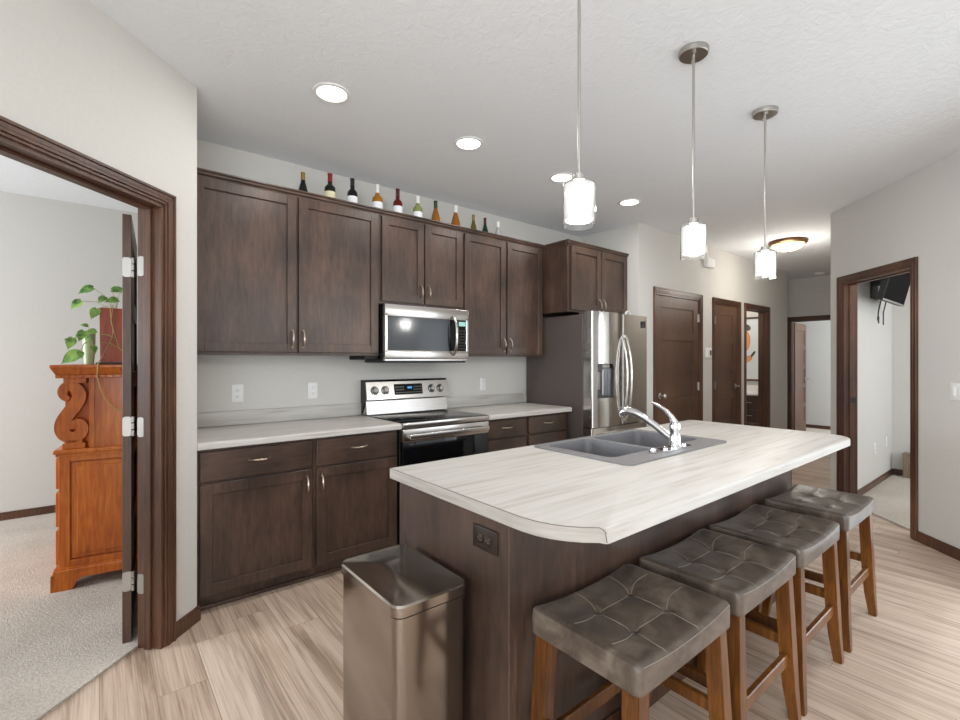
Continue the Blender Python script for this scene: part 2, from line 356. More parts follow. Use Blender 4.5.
# ------------------------------------------------------------ five-panel interior doors
def door_slab(b, w, h=2.03, t=.035, z0=.01):
    st = .11; b.box(0, 0, z0, st, t, h, .0015, 1); b.box(w-st, 0, z0, w, t, h, .0015, 1)
    rails = [(z0, .21)]; ph = (h-.12-.21-4*.085)/5; z = .21
    b.box(st, 0, z0, w-st, t, .21)
    for k in range(5):
        b.box(st-.002, .011, z-.002, w-st+.002, t-.011, z+ph+.002)
        z2 = z+ph; top = h if k == 4 else z2+.085
        b.box(st, 0, z2, w-st, t, top); z = top
def hinge(b, x, y, z, ax):  # two leaves + knuckle; ax = 'flat' on the facing side
    b.cyl((x, y, z-.05), (x, y, z+.05), .007, n=10)
def knob(parent, x, y0, z, sg=-1, lever=0):
    b = MB(); q = Matrix.Translation((x, y0, z)) @ Matrix.Rotation(R(90)*(-sg), 4, 'X')
    b.lathe([(.030, 0), (.032, .004), (.026, .009), (.010, .012), (.009, .034), (.012, .038)] + ([(.022, .043), (.029, .054), (.027, .066), (.014, .073)] if not lever else [(.013, .05), (.004, .052)]), n=20)
    for v in b.bm.verts: v.co = q @ v.co
    if lever: b.tube([(x, y0+sg*.044, z), (x+lever*.05, y0+sg*.05, z+.004), (x+lever*.115, y0+sg*.046, z-.004)], [.010, .008, .006], 10)
    return b.build('door_lever' if lever else 'door_knob', M_nickel, parent)
# pantry door
def hall_door(name, x0, x1, hinge_right, h):
    r = sthing(name, (x0, 2.715, 0)); w = x1-x0
    b = MB(); door_slab(b, w, h); o = b.build('door_slab', M_door, r, local=True, smooth=False)
    for z in (.25, 1.03, h-.2):
        hb = MB(); hx = x1+.002 if hinge_right else x0-.002
        hb.cyl((hx, 2.708, z-.048), (hx, 2.708, z+.048), .008, n=12).box(hx-.02, 2.7115, z-.045, hx+.014, 2.7155, z+.045, .001, 1)
        hb.build('door_hinge', M_silver, r)
    return r
d = hall_door('door_1', 4.625, 5.539, True, 2.04); knob(d, 4.69, 2.715, .955)
d = hall_door('door_2', 5.962, 6.614, False, 2.04); knob(d, 6.555, 2.715, 1.0, lever=-1)
# bedroom door, swung into the room
dr = sthing('door_3', (.118, 2.765, 0), R(85.5))
b = MB(); door_slab(b, .78); b.build('door_slab', M_door, dr, local=True, smooth=False)
for z in (.30, 1.03, 1.78):
    hb = MB(); hb.prof(rrect(.001, z-.046, .0345, z+.046, .011, 4), 'x', -.003, -.0005)
    for q in (-.032, 0, .032): hb.cyl((-.004, -.0065, z+q-.0135), (-.004, -.0065, z+q+.0135), .0075, n=12)
    hb.build('door_hinge', M_silver, dr, local=True)
    # leaf let into the jamb
    hb = MB(); s = LO[0]+.0165
    hb.prof(rrect(.084, z-.046, .116, z+.046, .011, 4), 'x', s, s+.003); hb.build('hinge_leaf', M_silver, bpy.data.objects['trim_1'], xf=XL)
# far door, open into the far room
dr = sthing('door_4', (9.475, 2.925, 0), R(5.5))
b = MB(); door_slab(b, .84, 2.0); b.build('door_slab', M_door, dr, local=True, smooth=False)
knob(dr, .775, 0, .99, lever=-1)
# strike plate on right door jamb
b = MB().box(RO[0]+.0165, .05, .95, RO[0]+.03, .10, 1.0, .002, 1); b.build('strike_plate', M_dark, bpy.data.objects['trim_2'], xf=XR)

# ------------------------------------------------------------ cabinets
def shaker(b, x0, x1, z0, z1, yf, t=.02, st=.058, ins=.013):
    b.box(x0, yf, z0, x0+st, yf+t, z1, .0018, 1); b.box(x1-st, yf, z0, x1, yf+t, z1, .0018, 1)
    b.box(x0+st, yf+.0005, z0, x1-st, yf+t, z0+st, .0018, 1); b.box(x0+st, yf+.0005, z1-st, x1-st, yf+t, z1, .0018, 1)
    b.box(x0+st-.002, yf+ins, z0+st-.002, x1-st+.002, yf+t-.002, z1-st+.002)
def pull(parent, x, y, z, vert=True, ln=.104):
    b = MB(); n = 12; pts = []; rr = []
    for k in range(n+1):
        t = k/n*2-1; dpt = .007+.021*(1-t**4)*(1-.25*(1-abs(t))**0) ; off = t*ln/2
        dpt = .004+.024*(1-abs(t)**2.6)
        pts.append((x, y-dpt, z+off) if vert else (x+off, y-dpt, z)); rr.append(.0052+.0024*(1-abs(t)))
    b.tube(pts, rr, 8)
    for t in (-1, 1):
        p = (x, y, z+t*ln/2) if vert else (x+t*ln/2, y, z)
        b.cyl(p, (p[0], p[1]-.006, p[2]), .009, .007, 12)
    return b.build('pull_handle', M_pull, parent)
CROWN = [(0, 2.398), (-.006, 2.398), (-.008, 2.410), (-.018, 2.419), (-.020, 2.428), (-.030, 2.435), (-.030, 2.443), (.0, 2.443)]
def crown(parent, x0, x1, yf):
    b = MB(); b.prof([(yf+y, z) for y, z in CROWN], 'x', x0, x1); return b.build('crown_molding', M_cabh, parent, smooth=False)
YU = 3.13  # upper face-frame plane
def upper(label, x0, x1, z0, doors, handles, yf=YU, hz=None, left_return=False):
    r = thing('upper_cabinet', label, 'cabinet', ((x0+x1)/2, yf, z0))
    b = MB(); b.box(x0, yf+.018, z0, x1, 3.44, 2.36)
    b.box(x0, yf, z0, x1, yf+.018, 2.440); 
    if left_return: b.box(x0, yf+.018, 2.36, x0+.018, 3.44, 2.440)
    b.build('cabinet_box', M_cab, r, smooth=False)
    c = crown(r, x0-(.030 if left_return else 0), x1, yf)
    if left_return:
        b = MB(); b.prof([(x0+y, z) for y, z in CROWN], 'y', yf-.030, YU-.026); b.build('crown_molding', M_cab, r, smooth=False)
    for (a, c2), hs in zip(doors, handles):
        d = MB(); shaker(d, a, c2, z0+.018, 2.397, yf-.021); do = d.build('cabinet_door', M_cab, r, smooth=False)
        hx = c2-.028 if hs > 0 else a+.028
        pull(do, hx, yf-.021, hz if hz else z0+.105)
    return r
upper('dark wood wall cabinet over the left outlets, left of the microwave, two wide doors', .395, 1.583, 1.375, [(.412, .992), (1.006, 1.572)], [1, -1])
upper('short dark wood wall cabinet with two doors directly above the microwave', 1.584, 2.345, 1.757, [(1.602, 1.960), (1.972, 2.332)], [1, -1], hz=1.865)
upper('dark wood wall cabinet between the microwave cabinet and the refrigerator, two tall doors', 2.346, 3.300, 1.375, [(2.360, 2.818), (2.838, 3.284)], [1, -1])
upper('deep dark wood wall cabinet with two short doors above the refrigerator', 3.335, 4.268, 1.79, [(3.372, 3.812), (3.822, 4.250)], [1, -1], yf=2.845, hz=1.875, left_return=True)
YBF = 2.852
def basecab(label, x0, x1, rows, toe_ext=0):
    """rows: list of (z0,z1,kind)"""
    r = thing('base_cabinet', label, 'cabinet', ((x0+x1)/2, YBF, 0))
    b = MB(); b.box(x0, YBF, .08, x1, 3.44, .874); b.build('cabinet_box', M_cab, r, smooth=False)
    b = MB(); b.box(x0, 2.905, .0, x1, 2.925, .08); b.box(x0, 2.888, 0, x1, 2.905, .022, .006, 2); b.build('toe_kick', M_cab, r, smooth=False)
    for z0, z1, k, s in rows:
        d = MB(); a, c = x0+.014, x1-.014
        if k == 'door':
            shaker(d, a, c, z0, z1, YBF-.021); do = d.build('cabinet_door', M_cab, r, smooth=False)
            pull(do, c-.03 if s > 0 else a+.03, YBF-.021, z1-.09)
        else:
            d.box(a, YBF-.021, z0, c, YBF-.001, z1, .004, 2); do = d.build('drawer_front', M_cabh, r, smooth=False)
            pull(do, (a+c)/2, YBF-.021, (z0+z1)/2+.01, False)
    return r
basecab('dark wood base cabinet with one drawer over one door, beside the left wall corner', .395, 1.007, [(.700, .856, 'drawer', 0), (.098, .685, 'door', 1)])
basecab('dark wood base cabinet with one drawer over one door, immediately left of the range', 1.008, 1.583, [(.700, .856, 'drawer', 0), (.098, .685, 'door', -1)])
R3 = [(.715, .856, 'drawer', 0), (.42, .700, 'drawer', 0), (.098, .405, 'drawer', 0)]
basecab('narrow dark wood drawer base cabinet immediately right of the range', 2.348, 2.812, R3)
basecab('dark wood drawer base cabinet beside the grey refrigerator side', 2.813, 3.322, R3)
def worktop(label, x0, x1):
    r = thing('countertop', label, 'countertop', ((x0+x1)/2, 3.1, .875))
    y0, z0, z1 = 2.794, .875, .914; pf = [(3.441, z0), (3.441, z1)]
    for k in range(7):
        t = pi/2*k/6; pf.append((y0+.014-.014*sin(t), z1-.014+.014*cos(t)))
    pf += [(y0, z0+.004), (y0+.004, z0)]
    b = MB(); b.prof(pf, 'x', x0, x1); b.build('worktop', M_lam, r)
    b = MB(); b.box(x0, 3.421, .9145, x1, 3.441, 1.008, .004, 2); b.build('backsplash', M_lam, r)
    return r
worktop('pale streaked laminate countertop with backsplash left of the range', .392, 1.584)
worktop('short pale laminate countertop with backsplash between range and refrigerator', 2.347, 3.338)

# ------------------------------------------------------------ range
r = thing('range', 'freestanding stainless electric range with black glass cooktop and back control panel', 'stove', (1.965, 3.1, 0))
X0, X1 = 1.587, 2.343
MB().box(X0, 2.83, .03, X1, 3.42, .895, .003, 1).build('range_body', M_black, r)
MB().box(X0, 2.80, .905, X1, 3.36, .9195, .003, 2).build('glass_cooktop', M_glassblk, r)
MB().box(X0-.0, 2.778, .878, X1, 2.83, .917, .006, 2).build('front_trim', M_steel, r)
cg = MB()
for cx, cy, rr in ((1.77, 2.95, .09), (2.15, 2.95, .11), (1.77, 3.2, .08), (2.15, 3.2, .08)):
    MB().lathe([(rr, 0), (rr+.003, 0), (rr+.003, .0006), (rr, .0006)], (cx, cy, .9194), 40, cap=False).build('burner_ring', M_slot, r)
# back panel
b = MB(); b.prof([(3.37, .92), (3.336, .922), (3.352, 1.022), (3.42, 1.024), (3.42, .92)], 'x', X0+.003, X1-.003); b.build('riser_panel', M_steel, r)
b = MB(); b.prof([(3.350, 1.032), (3.322, 1.036), (3.352, 1.172), (3.365, 1.180), (3.43, 1.180), (3.43, 1.03)], 'x', X0, X1)
b.build('control_panel', M_steel, r)
b = MB(); b.prof([(3.350, 1.03), (3.36, 1.178), (3.367, 1.186), (3.436, 1.186), (3.436, .9)], 'x', X0-.0025, X0-.0005); b.prof([(3.358, 1.181), (3.36, 1.187), (3.436, 1.187), (3.436, 1.181)], 'x', X0-.0005, X1); b.build('panel_surround', M_black, r)
fy = lambda z: 3.322+(z-1.036)/.136*.030
tl = math.atan2(.030, .136)
for kx in (1.655, 1.745, 2.175, 2.262):
    b = MB(); z = 1.105
    b.lathe([(.026, 0), (.0275, .003), (.023, .006), (.021, .022), (.018, .026), (0.001, .026)], n=24); b.box(-.005, -.022, .02, .005, .022, .034, .002, 1)
    q = Matrix.Translation((kx, fy(z), z)) @ Matrix.Rotation(pi/2-tl, 4, 'X')
    for v in b.bm.verts: v.co = q @ v.co
    kb = b.build('control_knob', M_silver, r)
    b = MB(); b.lathe([(.034, 0), (.034, .002), (.027, .002)], n=24, cap=False)
    for v in b.bm.verts: v.co = q @ v.co
    b.build('knob_ring', M_black, kb)
def on_panel(x0, x1, z0, z1, out):
    b = MB(); b.loft([[(x0, fy(z0)-out, z0), (x1, fy(z0)-out, z0), (x1, fy(z1)-out, z1), (x0, fy(z1)-out, z1)], [(x0, fy(z0)+.002, z0), (x1, fy(z0)+.002, z0), (x1, fy(z1)+.002, z1), (x0, fy(z1)+.002, z1)]]); return b
dp = on_panel(1.825, 2.085, 1.066, 1.150, .002).build('touch_panel', M_glassblk, r, smooth=False)
on_panel(1.945, 1.985, 1.112, 1.128, .0035).build('clock_display', M_disp, dp, smooth=False)
tb = MB()
for gx in range(12):
    for gz in range(3):
        if 4 <= gx <= 7 and gz > 0: continue
        x = 1.838+gx*.0205; z = 1.080+gz*.022; tb.box(x, fy(z)-.0035, z, x+.009, fy(z)-.001, z+.004)
tb.build('touch_marks', M_silver, dp, smooth=False)
dd = MB().box(X0+.002, 2.785, .19, X1-.002, 2.828, .783, .004, 2).build('oven_door', M_glassblk, r)
MB().box(X0+.002, 2.781, .783, X1-.002, 2.828, .872, .004, 2).build('door_top_band', M_steel, dd)
b = MB(); b.box(X0+.03, 2.735, .806, X1-.03, 2.752, .842, .006, 3); b.box(X0+.035, 2.75, .812, X0+.06, 2.783, .836, .003, 1); b.box(X1-.06, 2.75, .812, X1-.035, 2.783, .836, .003, 1); b.build('oven_handle', M_steel, dd)
MB().box(X0+.002, 2.785, .04, X1-.002, 2.828, .182, .004, 2).build('storage_drawer', M_steel, r)

# ------------------------------------------------------------ microwave
r = thing('microwave', 'stainless over-the-range microwave with dark window mounted above the range', 'microwave', (1.965, 3.2, 1.335))
X0, X1 = 1.588, 2.342
MB().box(X0, 3.075, 1.345, X1, 3.44, 1.752, .002, 1).build('microwave_body', M_black, r)
fr = MB(); fr.box(X0, 3.040, 1.662, X1, 3.075, 1.748, .004, 2).box(X0, 3.040, 1.350, X1, 3.075, 1.415, .004, 2).box(X0, 3.040, 1.40, X0+.022, 3.075, 1.68, .003, 1).box(X1-.022, 3.040, 1.40, X1, 3.075, 1.68, .003, 1)
fr.box(X0, 3.05, 1.336, X1, 3.08, 1.352, .003, 1)
fo = fr.build('front_frame', M_steel, r)
MB().box(X0+.021, 3.045, 1.41, 2.155, 3.074, 1.668, .001, 1).build('door_window', M_mwglass, r)
cp = MB().box(2.156, 3.044, 1.41, X1-.021, 3.074, 1.668, .001, 1).build('control_panel', M_glassblk, r)
MB().box(2.245, 3.0425, 1.615, 2.312, 3.046, 1.65).build('clock_display', M_disp2, cp)
tb = MB()
for gx in range(4):
    for gz in range(7): tb.box(2.245+gx*.018, 3.0425, 1.43+gz*.024, 2.255+gx*.018, 3.046, 1.436+gz*.024)
tb.build('keypad_marks', M_slot, cp, smooth=False)
b = MB(); pts = []
for k in range(13):
    t = k/12*2-1; pts.append((2.19, 3.037-.045*(1-t*t)**.6-.002, 1.535+t*.155))
b.tube(pts, [.013]*13, 12, flat=.6); b.build('door_handle', M_steel, r)
MB().box(1.60, 3.06, 1.322, 2.33, 3.40, 1.345, .004, 1).build('vent_underside', M_black, r)
MB().box(1.46, 3.10, 1.352, 1.583, 3.36, 1.372, .003, 1)
tag(MB().box(1.475, 3.14, 1.345, 1.582, 3.40, 1.3745, .003, 1).build('under_cabinet_light', M_dark), 'small black under cabinet fixture below the wall cabinet left of the microwave', 'fixture')

# ------------------------------------------------------------ refrigerator
r = thing('refrigerator', 'stainless french door refrigerator with ice dispenser and grey sides', 'refrigerator', (3.82, 3.0, 0))
X0, X1 = 3.378, 4.262
MB().box(X0, 2.705, .02, X1, 3.42, 1.755, .004, 1).build('fridge_case', M_grey, r)
def fdoor(x0, x1, z0, z1, hole=None, bl=.010):
    b = MB(); n = 14; ring = []
    def yb(x):
        u = (x-x0)/(x1-x0); return 2.606-bl*(1-(2*u-1)**2) if 0 < u < 1 else 2.610
    xs = [x0+(x1-x0)*(1-cos(pi*k/n))/2 for k in range(n+1)]
    poly = [(x, yb(x)) for x in xs]+[(x1, 2.695), (x0, 2.695)]
    if not hole: b.prism(poly, z0, z1)
    else:
        hx0, hx1, hz0, hz1 = hole
        b.prism(poly, z0, hz0); b.prism(poly, hz1, z1)
        pl = [(x, yb(x)) for x in xs if x < hx0]+[(hx0, yb(hx0)), (hx0, 2.695), (x0, 2.695)]
        pr = [(hx1, yb(hx1))]+[(x, yb(x)) for x in xs if x > hx1]+[(x1, 2.695), (hx1, 2.695)]
        b.prism(pl, hz0, hz1); b.prism(pr, hz0, hz1); b.box(hx0, 2.665, hz0, hx1, 2.695, hz1)
    return b
dl = fdoor(X0, 3.852, .74, 1.778, (3.445, 3.672, 1.0, 1.312), bl=.030).build('left_door', M_fsteel, r)
drr = fdoor(3.858, X1, .74, 1.778, bl=.003).build('right_door', M_fsteel, r)
fz = fdoor(X0, X1, .09, .732).build('freezer_drawer', M_fsteel, r)
ds = MB(); ds.box(3.447, 2.655, 1.002, 3.670, 2.664, 1.31).box(3.447, 2.60, 1.24, 3.53, 2.66, 1.31, .004, 1)
ds = ds.build('dispenser_recess', mat('dispenser_grey', (72, 72, 80), .3), dl)
MB().box(3.535, 2.602, 1.265, 3.64, 2.65, 1.308, .01, 2).build('dispenser_spout', M_silver, ds)
MB().box(3.47, 2.622, 1.075, 3.53, 2.65, 1.235, .006, 2).build('ice_paddle', M_silver, ds)
MB().box(3.455, 2.60, 1.0, 3.665, 2.66, 1.012, .003, 1).build('drip_tray', M_slot, ds)
MB().box(3.575, 2.632, 1.02, 3.59, 2.65, 1.26, .004, 1).build('water_tube', M_silver, ds)
for hx, par in ((3.822, dl), (3.892, drr)):
    b = MB(); pts = []
    for k in range(17):
        t = k/16*2-1; pts.append((hx, 2.606-.070*max(0, 1-abs(t)**2.2)**.8, 1.17+t*.410))
    b.tube(pts, .0095, 12); b.build('door_handle', M_steel, par)
b = MB(); b.tube([(3.46, 2.60, .66), (3.48, 2.54, .66), (3.82, 2.525, .66), (4.16, 2.54, .66), (4.18, 2.60, .66)], .012, 10); b.build('drawer_handle', M_steel, fz)
for hx in (3.42, 4.20): MB().box(hx-.03, 2.64, 1.757, hx+.03, 2.76, 1.782, .006, 2).build('hinge_cover', M_grey, r)
tag(MB().box(4.165, 2.586, 1.66, 4.205, 2.597, 1.725, .002, 1).build('fridge_magnet', M_black), 'small black magnet clip high on the right refrigerator door', 'magnet')
b = MB(); ring = []
rg = []
for k in range(28):
    a = 2*pi*k/28; rg.append([(4.185+(.037+.012*cos(t))*cos(a), 2.775+.014*sin(t), 1.798+(.037+.012*cos(t))*sin(a)) for t in [2*pi*j/10 for j in range(10)]])
rg.append(rg[0]); b.loft(rg, cap=False); bmesh.ops.remove_doubles(b.bm, verts=b.bm.verts, dist=1e-5)
tag(b.build('tape_roll', M_white), 'small white roll standing on top of the refrigerator', 'roll')

# ------------------------------------------------------------ island
IX0, IX1, IY0, IY1 = .925, 3.21, 1.008, 1.645
r = thing('kitchen_island', 'long dark wood kitchen island base with plain end and back panels', 'island', (2.07, 1.3, 0))
MB().box(IX0+.012, IY0+.012, .0, IX1-.012, IY1-.03, .68).box(IX0+.012, IY0+.012, .68, IX0+.05, IY1-.03, .874).box(IX1-.05, IY0+.012, .68, IX1-.012, IY1-.03, .874).box(IX0+.05, IY1-.03, .68, IX1-.05, IY1-.034, .874).box(IX0+.05, IY0+.012, .68, IX1-.05, IY0+.03, .874).build('island_box', M_cab, r, smooth=False)
MB().box(IX0, IY0+.014, 0, IX0+.012, IY1-.02, .874, .001, 1).build('end_panel', M_cab, r, smooth=False)
MB().box(IX0-.004, IY0-.004, 0, IX0+.03, IY0+.014, .874, .002, 1).build('corner_trim', M_cab, r, smooth=False)
MB().box(IX0-.003, IY1-.05, 0, IX0+.02, IY1-.0, .874, .003, 1).build('corner_trim', M_cab, r, smooth=False)
MB().box(IX0+.03, IY0, 0, IX1, IY0+.012, .874, .001, 1).build('back_panel', M_cab, r, smooth=False)
MB().box(IX1-.012, IY0, 0, IX1, IY1-.02, .874, .001, 1).build('end_panel', M_cab, r, smooth=False)
MB().box(IX0+.03, IY0-.012, 0, IX1+.01, IY0-.0005, .085, .003, 1).build('base_trim', M_trim, r, smooth=False)
for k in range(4):
    a = IX0+.02+k*.565; d = MB(); yb = IY1-.03
    xfm = Matrix(((-1, 0, 0, 2*a+.545), (0, -1, 0, 2*yb+.021), (0, 0, 1, 0), (0, 0, 0, 1)))
    shaker(d, a, a+.545, .11, .855, yb, t=.02); d2 = d.build('cabinet_door', M_cab, r, smooth=False)
def poly_slab(outer, holes, z0, z1):
    b = MB(); bm = b.bm; edges = []
    for lp in [outer]+holes:
        vs = [bm.verts.new((x, y, z1)) for x, y in lp]
        for i in range(len(vs)): edges.append(bm.edges.new((vs[i], vs[(i+1) % len(vs)])))
    bmesh.ops.triangle_fill(bm, use_beauty=True, use_dissolve=False, edges=edges)
    top = list(bm.faces)
    ex = bmesh.ops.extrude_face_region(bm, geom=top)
    for v in [g for g in ex['geom'] if isinstance(g, bmesh.types.BMVert)]: v.co.z = z0
    return b
TY0, TY1, TX0, TX1 = .722, 1.672, .895, 3.305
left_curve = [(TX0, .97), (TX0+.001, .925), (TX0+.008, .875), (TX0+.022, .835), (TX0+.042, .800), (TX0+.068, .768), (TX0+.098, .742)]
outer = [(TX0, TY1)]+left_curve+[(TX0+.104, TY0+.004), (TX0+.112, TY0)]+arc(TX1-.13, TY0+.13, .13, -90, 0)+[(TX1, TY1-.02), (TX1-.02, TY1)]
SX0, SX1, SY0, SY1 = 1.655, 2.552, 1.088, 1.642
hole = [(SX0+.025, SY0+.025), (SX1-.025, SY0+.025), (SX1-.025, SY1-.025), (SX0+.025, SY1-.025)]
r = thing('island_countertop', 'large pale streaked laminate top with overhang on the kitchen island', 'countertop', (2.1, 1.2, .875))
b = poly_slab(outer, [hole], .8755, .914)
es = [e for e in b.bm.edges if all(abs(v.co.z-.914) < 1e-5 for v in e.verts) and all(v.co.y < .86 and v.co.x > 1.0 for v in e.verts) and len({round(f.normal.z) for f in e.link_faces}) > 0 and any(abs(v2.co.z-.8755) < 1e-5 for f in e.link_faces for v2 in f.verts)]
bmesh.ops.recalc_face_normals(b.bm, faces=b.bm.faces)
bmesh.ops.bevel(b.bm, geom=es, offset=.012, segments=4, affect='EDGES', profile=.5)
b.build('worktop', M_lam, r)
pts = [(x-.0006, y-.0004, .9143) for x, y in [(TX0, TY1-.002), (TX0, 1.3)]+left_curve]+[(TX0+.1, TY0+.012, .912), (TX0+.1025, TY0+.004, .906), (TX0+.1035, TY0, .88)]
MB().tube(pts, .0011, 6).build('edge_seam', M_seam, r)

M_edge = mat('laminate_edge', (196, 190, 183), .35)
L(M_edge, ramp(M_edge, noise(M_edge, coords(M_edge, (1, 1, 12)), 5, 4), [(.35, (150, 144, 136)), (.65, (170, 164, 157))]), bsdf(M_edge).inputs['Base Color'])
eb = MB(); pth = [(TX0, TY1-.001), (TX0, 1.3)]+left_curve+[(TX0+.104, TY0+.004)]; rings = []
for i, (x, y) in enumerate(pth):
    a_, c_ = Vector(pth[max(0, i-1)]), Vector(pth[min(len(pth)-1, i+1)]); dd_ = (c_-a_).normalized(); nx, ny = dd_.y, -dd_.x
    rings.append([(x+nx*k_, y+ny*k_, z_) for k_, z_ in ((.0012, .8758), (.0012, .9136), (-.003, .9136), (-.003, .8758))])
eb.loft(rings); eb.build('edge_band', M_edge, r)
# sink
r = thing('kitchen_sink', 'grey composite double bowl drop-in sink set in the island top', 'sink', (2.1, 1.36, .914))
bowls = [(1.715, 1.215, 2.035, 1.600), (2.070, 1.215, 2.495, 1.600)]
b = poly_slab(rrect(SX0, SY0, SX1, SY1, .035), [rrect(*q, .04) for q in bowls], .9145, .9215)
b.build('sink_rim', M_sink, r)
for q in bowls:
    b = MB(); x0, y0, x1, y1 = q; rings = []
    for dz, ins in ((.9205, 0), (.905, .003), (.74, .012), (.728, .025)):
        rings.append([(x, y, dz) for x, y in rrect(x0+ins, y0+ins, x1-ins, y1-ins, .04)])
    b.loft(rings, cap=False); b.bm.faces.new([v for v in b.bm.verts if abs(v.co.z-.728) < 1e-6][:])
    # outer skin gives the bowl its thickness
    o2 = []
    for dz, ins in ((.9145, -.002), (.72, .005)): o2.append([(x, y, dz) for x, y in rrect(x0+ins, y0+ins, x1-ins, y1-ins, .04)])
    b.loft(o2, cap=False)
    o = b.build('sink_bowl', M_bowl, r)
    MB().lathe([(.045, 0), (.043, .003), (.03, .002), (.001, .002)], ((x0+x1)/2, (y0+y1)/2, .7285), 24, cap=False).build('drain', M_chrome, o)
# faucet
r = thing('faucet', 'chrome pull-out kitchen faucet with raised lever on the near sink rim', 'faucet', (2.11, 1.145, .9215))
b = MB(); b.prism(rrect(1.99, 1.118, 2.235, 1.178, .028, 5), .9217, .932); b.build('deck_plate', M_chrome, r)
b = MB(); b.lathe([(.030, 0), (.031, .01), (.026, .018), (.0245, .075), (.026, .082), (.0265, .10), (.022, .115), (.010, .122)], (2.112, 1.145, .932), 24); b.build('faucet_body', M_chrome, r)
b = MB(); b.tube([(2.112, 1.15, .962), (2.108, 1.185, .985), (2.10, 1.235, 1.022), (2.09, 1.29, 1.058), (2.08, 1.335, 1.080), (2.073, 1.37, 1.088), (2.068, 1.398, 1.083), (2.066, 1.41, 1.066)], [.017, .017, .0165, .017, .019, .020, .020, .017], 16); b.build('spout', M_chrome, r)
b = MB(); b.tube([(2.112, 1.148, 1.045), (2.108, 1.16, 1.075), (2.10, 1.19, 1.105), (2.092, 1.228, 1.128), (2.086, 1.25, 1.137)], [.020, .0135, .010, .0085, .007], 14, flat=.8); b.build('lever', M_chrome, r)
for q in (2.03, 2.20):
    MB().lathe([(.011, 0), (.011, .006), (.006, .009), (.001, .009)], (q, 1.148, .932), 14).build('bolt_cap', M_chrome, r)
tag(MB().lathe([(.018, 0), (.019, .006), (.013, .012), (.012, .022), (.001, .026)], (1.945, 1.16, .9216), 20).build('air_gap_cap', M_chrome), 'small chrome cap on the sink rim left of the faucet', 'cap')

# ------------------------------------------------------------ outlets and switches
def outlet(label, xf, wide=.072, high=.117, m=M_white, ms=M_slot, rot=False, kind='outlet'):
    r = thing('wall_outlet' if kind == 'outlet' else 'light_switch', label, kind)
    r.matrix_world = xf
    if rot: wide, high = high, wide
    b = MB(); b.box(-wide/2, -.006, -high/2, wide/2, 0, high/2, .003, 2); b.build('cover_plate', m, r, local=True)
    if kind == 'outlet':
        for t in (-.02, .02):
            s = MB(); f = MB()
            c = (t, 0) if rot else (0, t)
            f.box(c[0]-.0145, -.0085, c[1]-.0145, c[0]+.0145, -.005, c[1]+.0145, .003, 2)
            for d in (-.0055, .0055):
                if rot: s.box(c[0]-.002, -.0092, c[1]+d-.001, c[0]+.006, -.008, c[1]+d+.001)
                else: s.box(c[0]+d-.001, -.0092, c[1]-.002, c[0]+d+.001, -.008, c[1]+.006)
            s.box(c[0]-.002 if not rot else c[0]-.010, -.0092, c[1]-.010 if not rot else c[1]-.002, c[0]+.002 if not rot else c[0]-.006, -.008, c[1]-.006 if not rot else c[1]+.002)
            fo_ = f.build('receptacle', m, r, local=True); s.build('socket_slots', ms, fo_, local=True)
    else:
        for d in ((-.023, .023) if wide > .1 else (0,)):
            MB().box(d-.016, -.010, -.032, d+.016, -.005, .032, .003, 2).build('rocker', m, r, local=True)
    return r
T = Matrix.Translation
outlet('white duplex outlet on the kitchen wall nearest the left wall corner', T((.712, 3.441, 1.122)))
outlet('white duplex outlet on the kitchen wall just left of the range', T((1.211, 3.441, 1.120)))
outlet('white duplex outlet on the kitchen wall right of the range', T((2.817, 3.441, 1.116)))
outlet('brown duplex outlet on the left end panel of the kitchen island', T((.9245, 1.113, .792)) @ Matrix.Rotation(-pi/2, 4, 'Z'), m=M_outbr, ms=mat('slot_brown', (120, 96, 80), .5), rot=True)
outlet('white double rocker switch on the right wall beside the doorway', XR @ T((1.345, 0, 1.13)), wide=.117, kind='switch')
outlet('white low outlet on side room wall nearest the doorway casing', T((6.38, 1.2395, .41)))
outlet('white low cable plate on side room wall right of the low outlet', T((6.90, 1.2395, .42)), kind='switch')
# thermostat, chime
r = thing('thermostat', 'small white wall thermostat between the two closed hall doors', 'thermostat', (5.755, 2.709, 1.43))
MB().box(5.70, 2.680, 1.37, 5.815, 2.709, 1.49, .006, 2).build('housing', M_white, r)
MB().box(5.762, 2.678, 1.40, 5.802, 2.681, 1.46).build('screen', M_slot, r)
tag(MB().box(5.655, 2.655, 2.462, 5.855, 2.709, 2.575, .012, 3).build('door_chime', M_white), 'white box door chime high on the wall above the thermostat', 'chime')

# ------------------------------------------------------------ trash can
r = thing('trash_can', 'tall rectangular stainless step trash can against the island end', 'trash can', (.763, 1.345, 0))
def rr_ring(x0, y0, x1, y1, rad, z): return [(x, y, z) for x, y in rrect(x0, y0, x1, y1, rad, 6)]
tx0, ty0, tx1, ty1 = .634, 1.150, .892, 1.555
b = MB(); b.loft([rr_ring(tx0+.006, ty0+.006, tx1-.006, ty1-.006, .03, z) for z in (.03, .617)]); b.build('can_body', M_trash, r)
MB().loft([rr_ring(tx0+.002, ty0+.002, tx1-.002, ty1-.002, .03, z) for z in (0, .03)]).build('can_base', M_dark, r)
MB().loft([rr_ring(tx0+.008, ty0+.008, tx1-.008, ty1-.008, .03, z) for z in (.617, .624)]).build('lid_gasket', M_dark, r)
lid = MB(); rings = [rr_ring(tx0, ty0, tx1, ty1, .035, .624), rr_ring(tx0, ty0, tx1, ty1, .035, .650), rr_ring(tx0+.004, ty0+.004, tx1-.004, ty1-.004, .033, .656)]
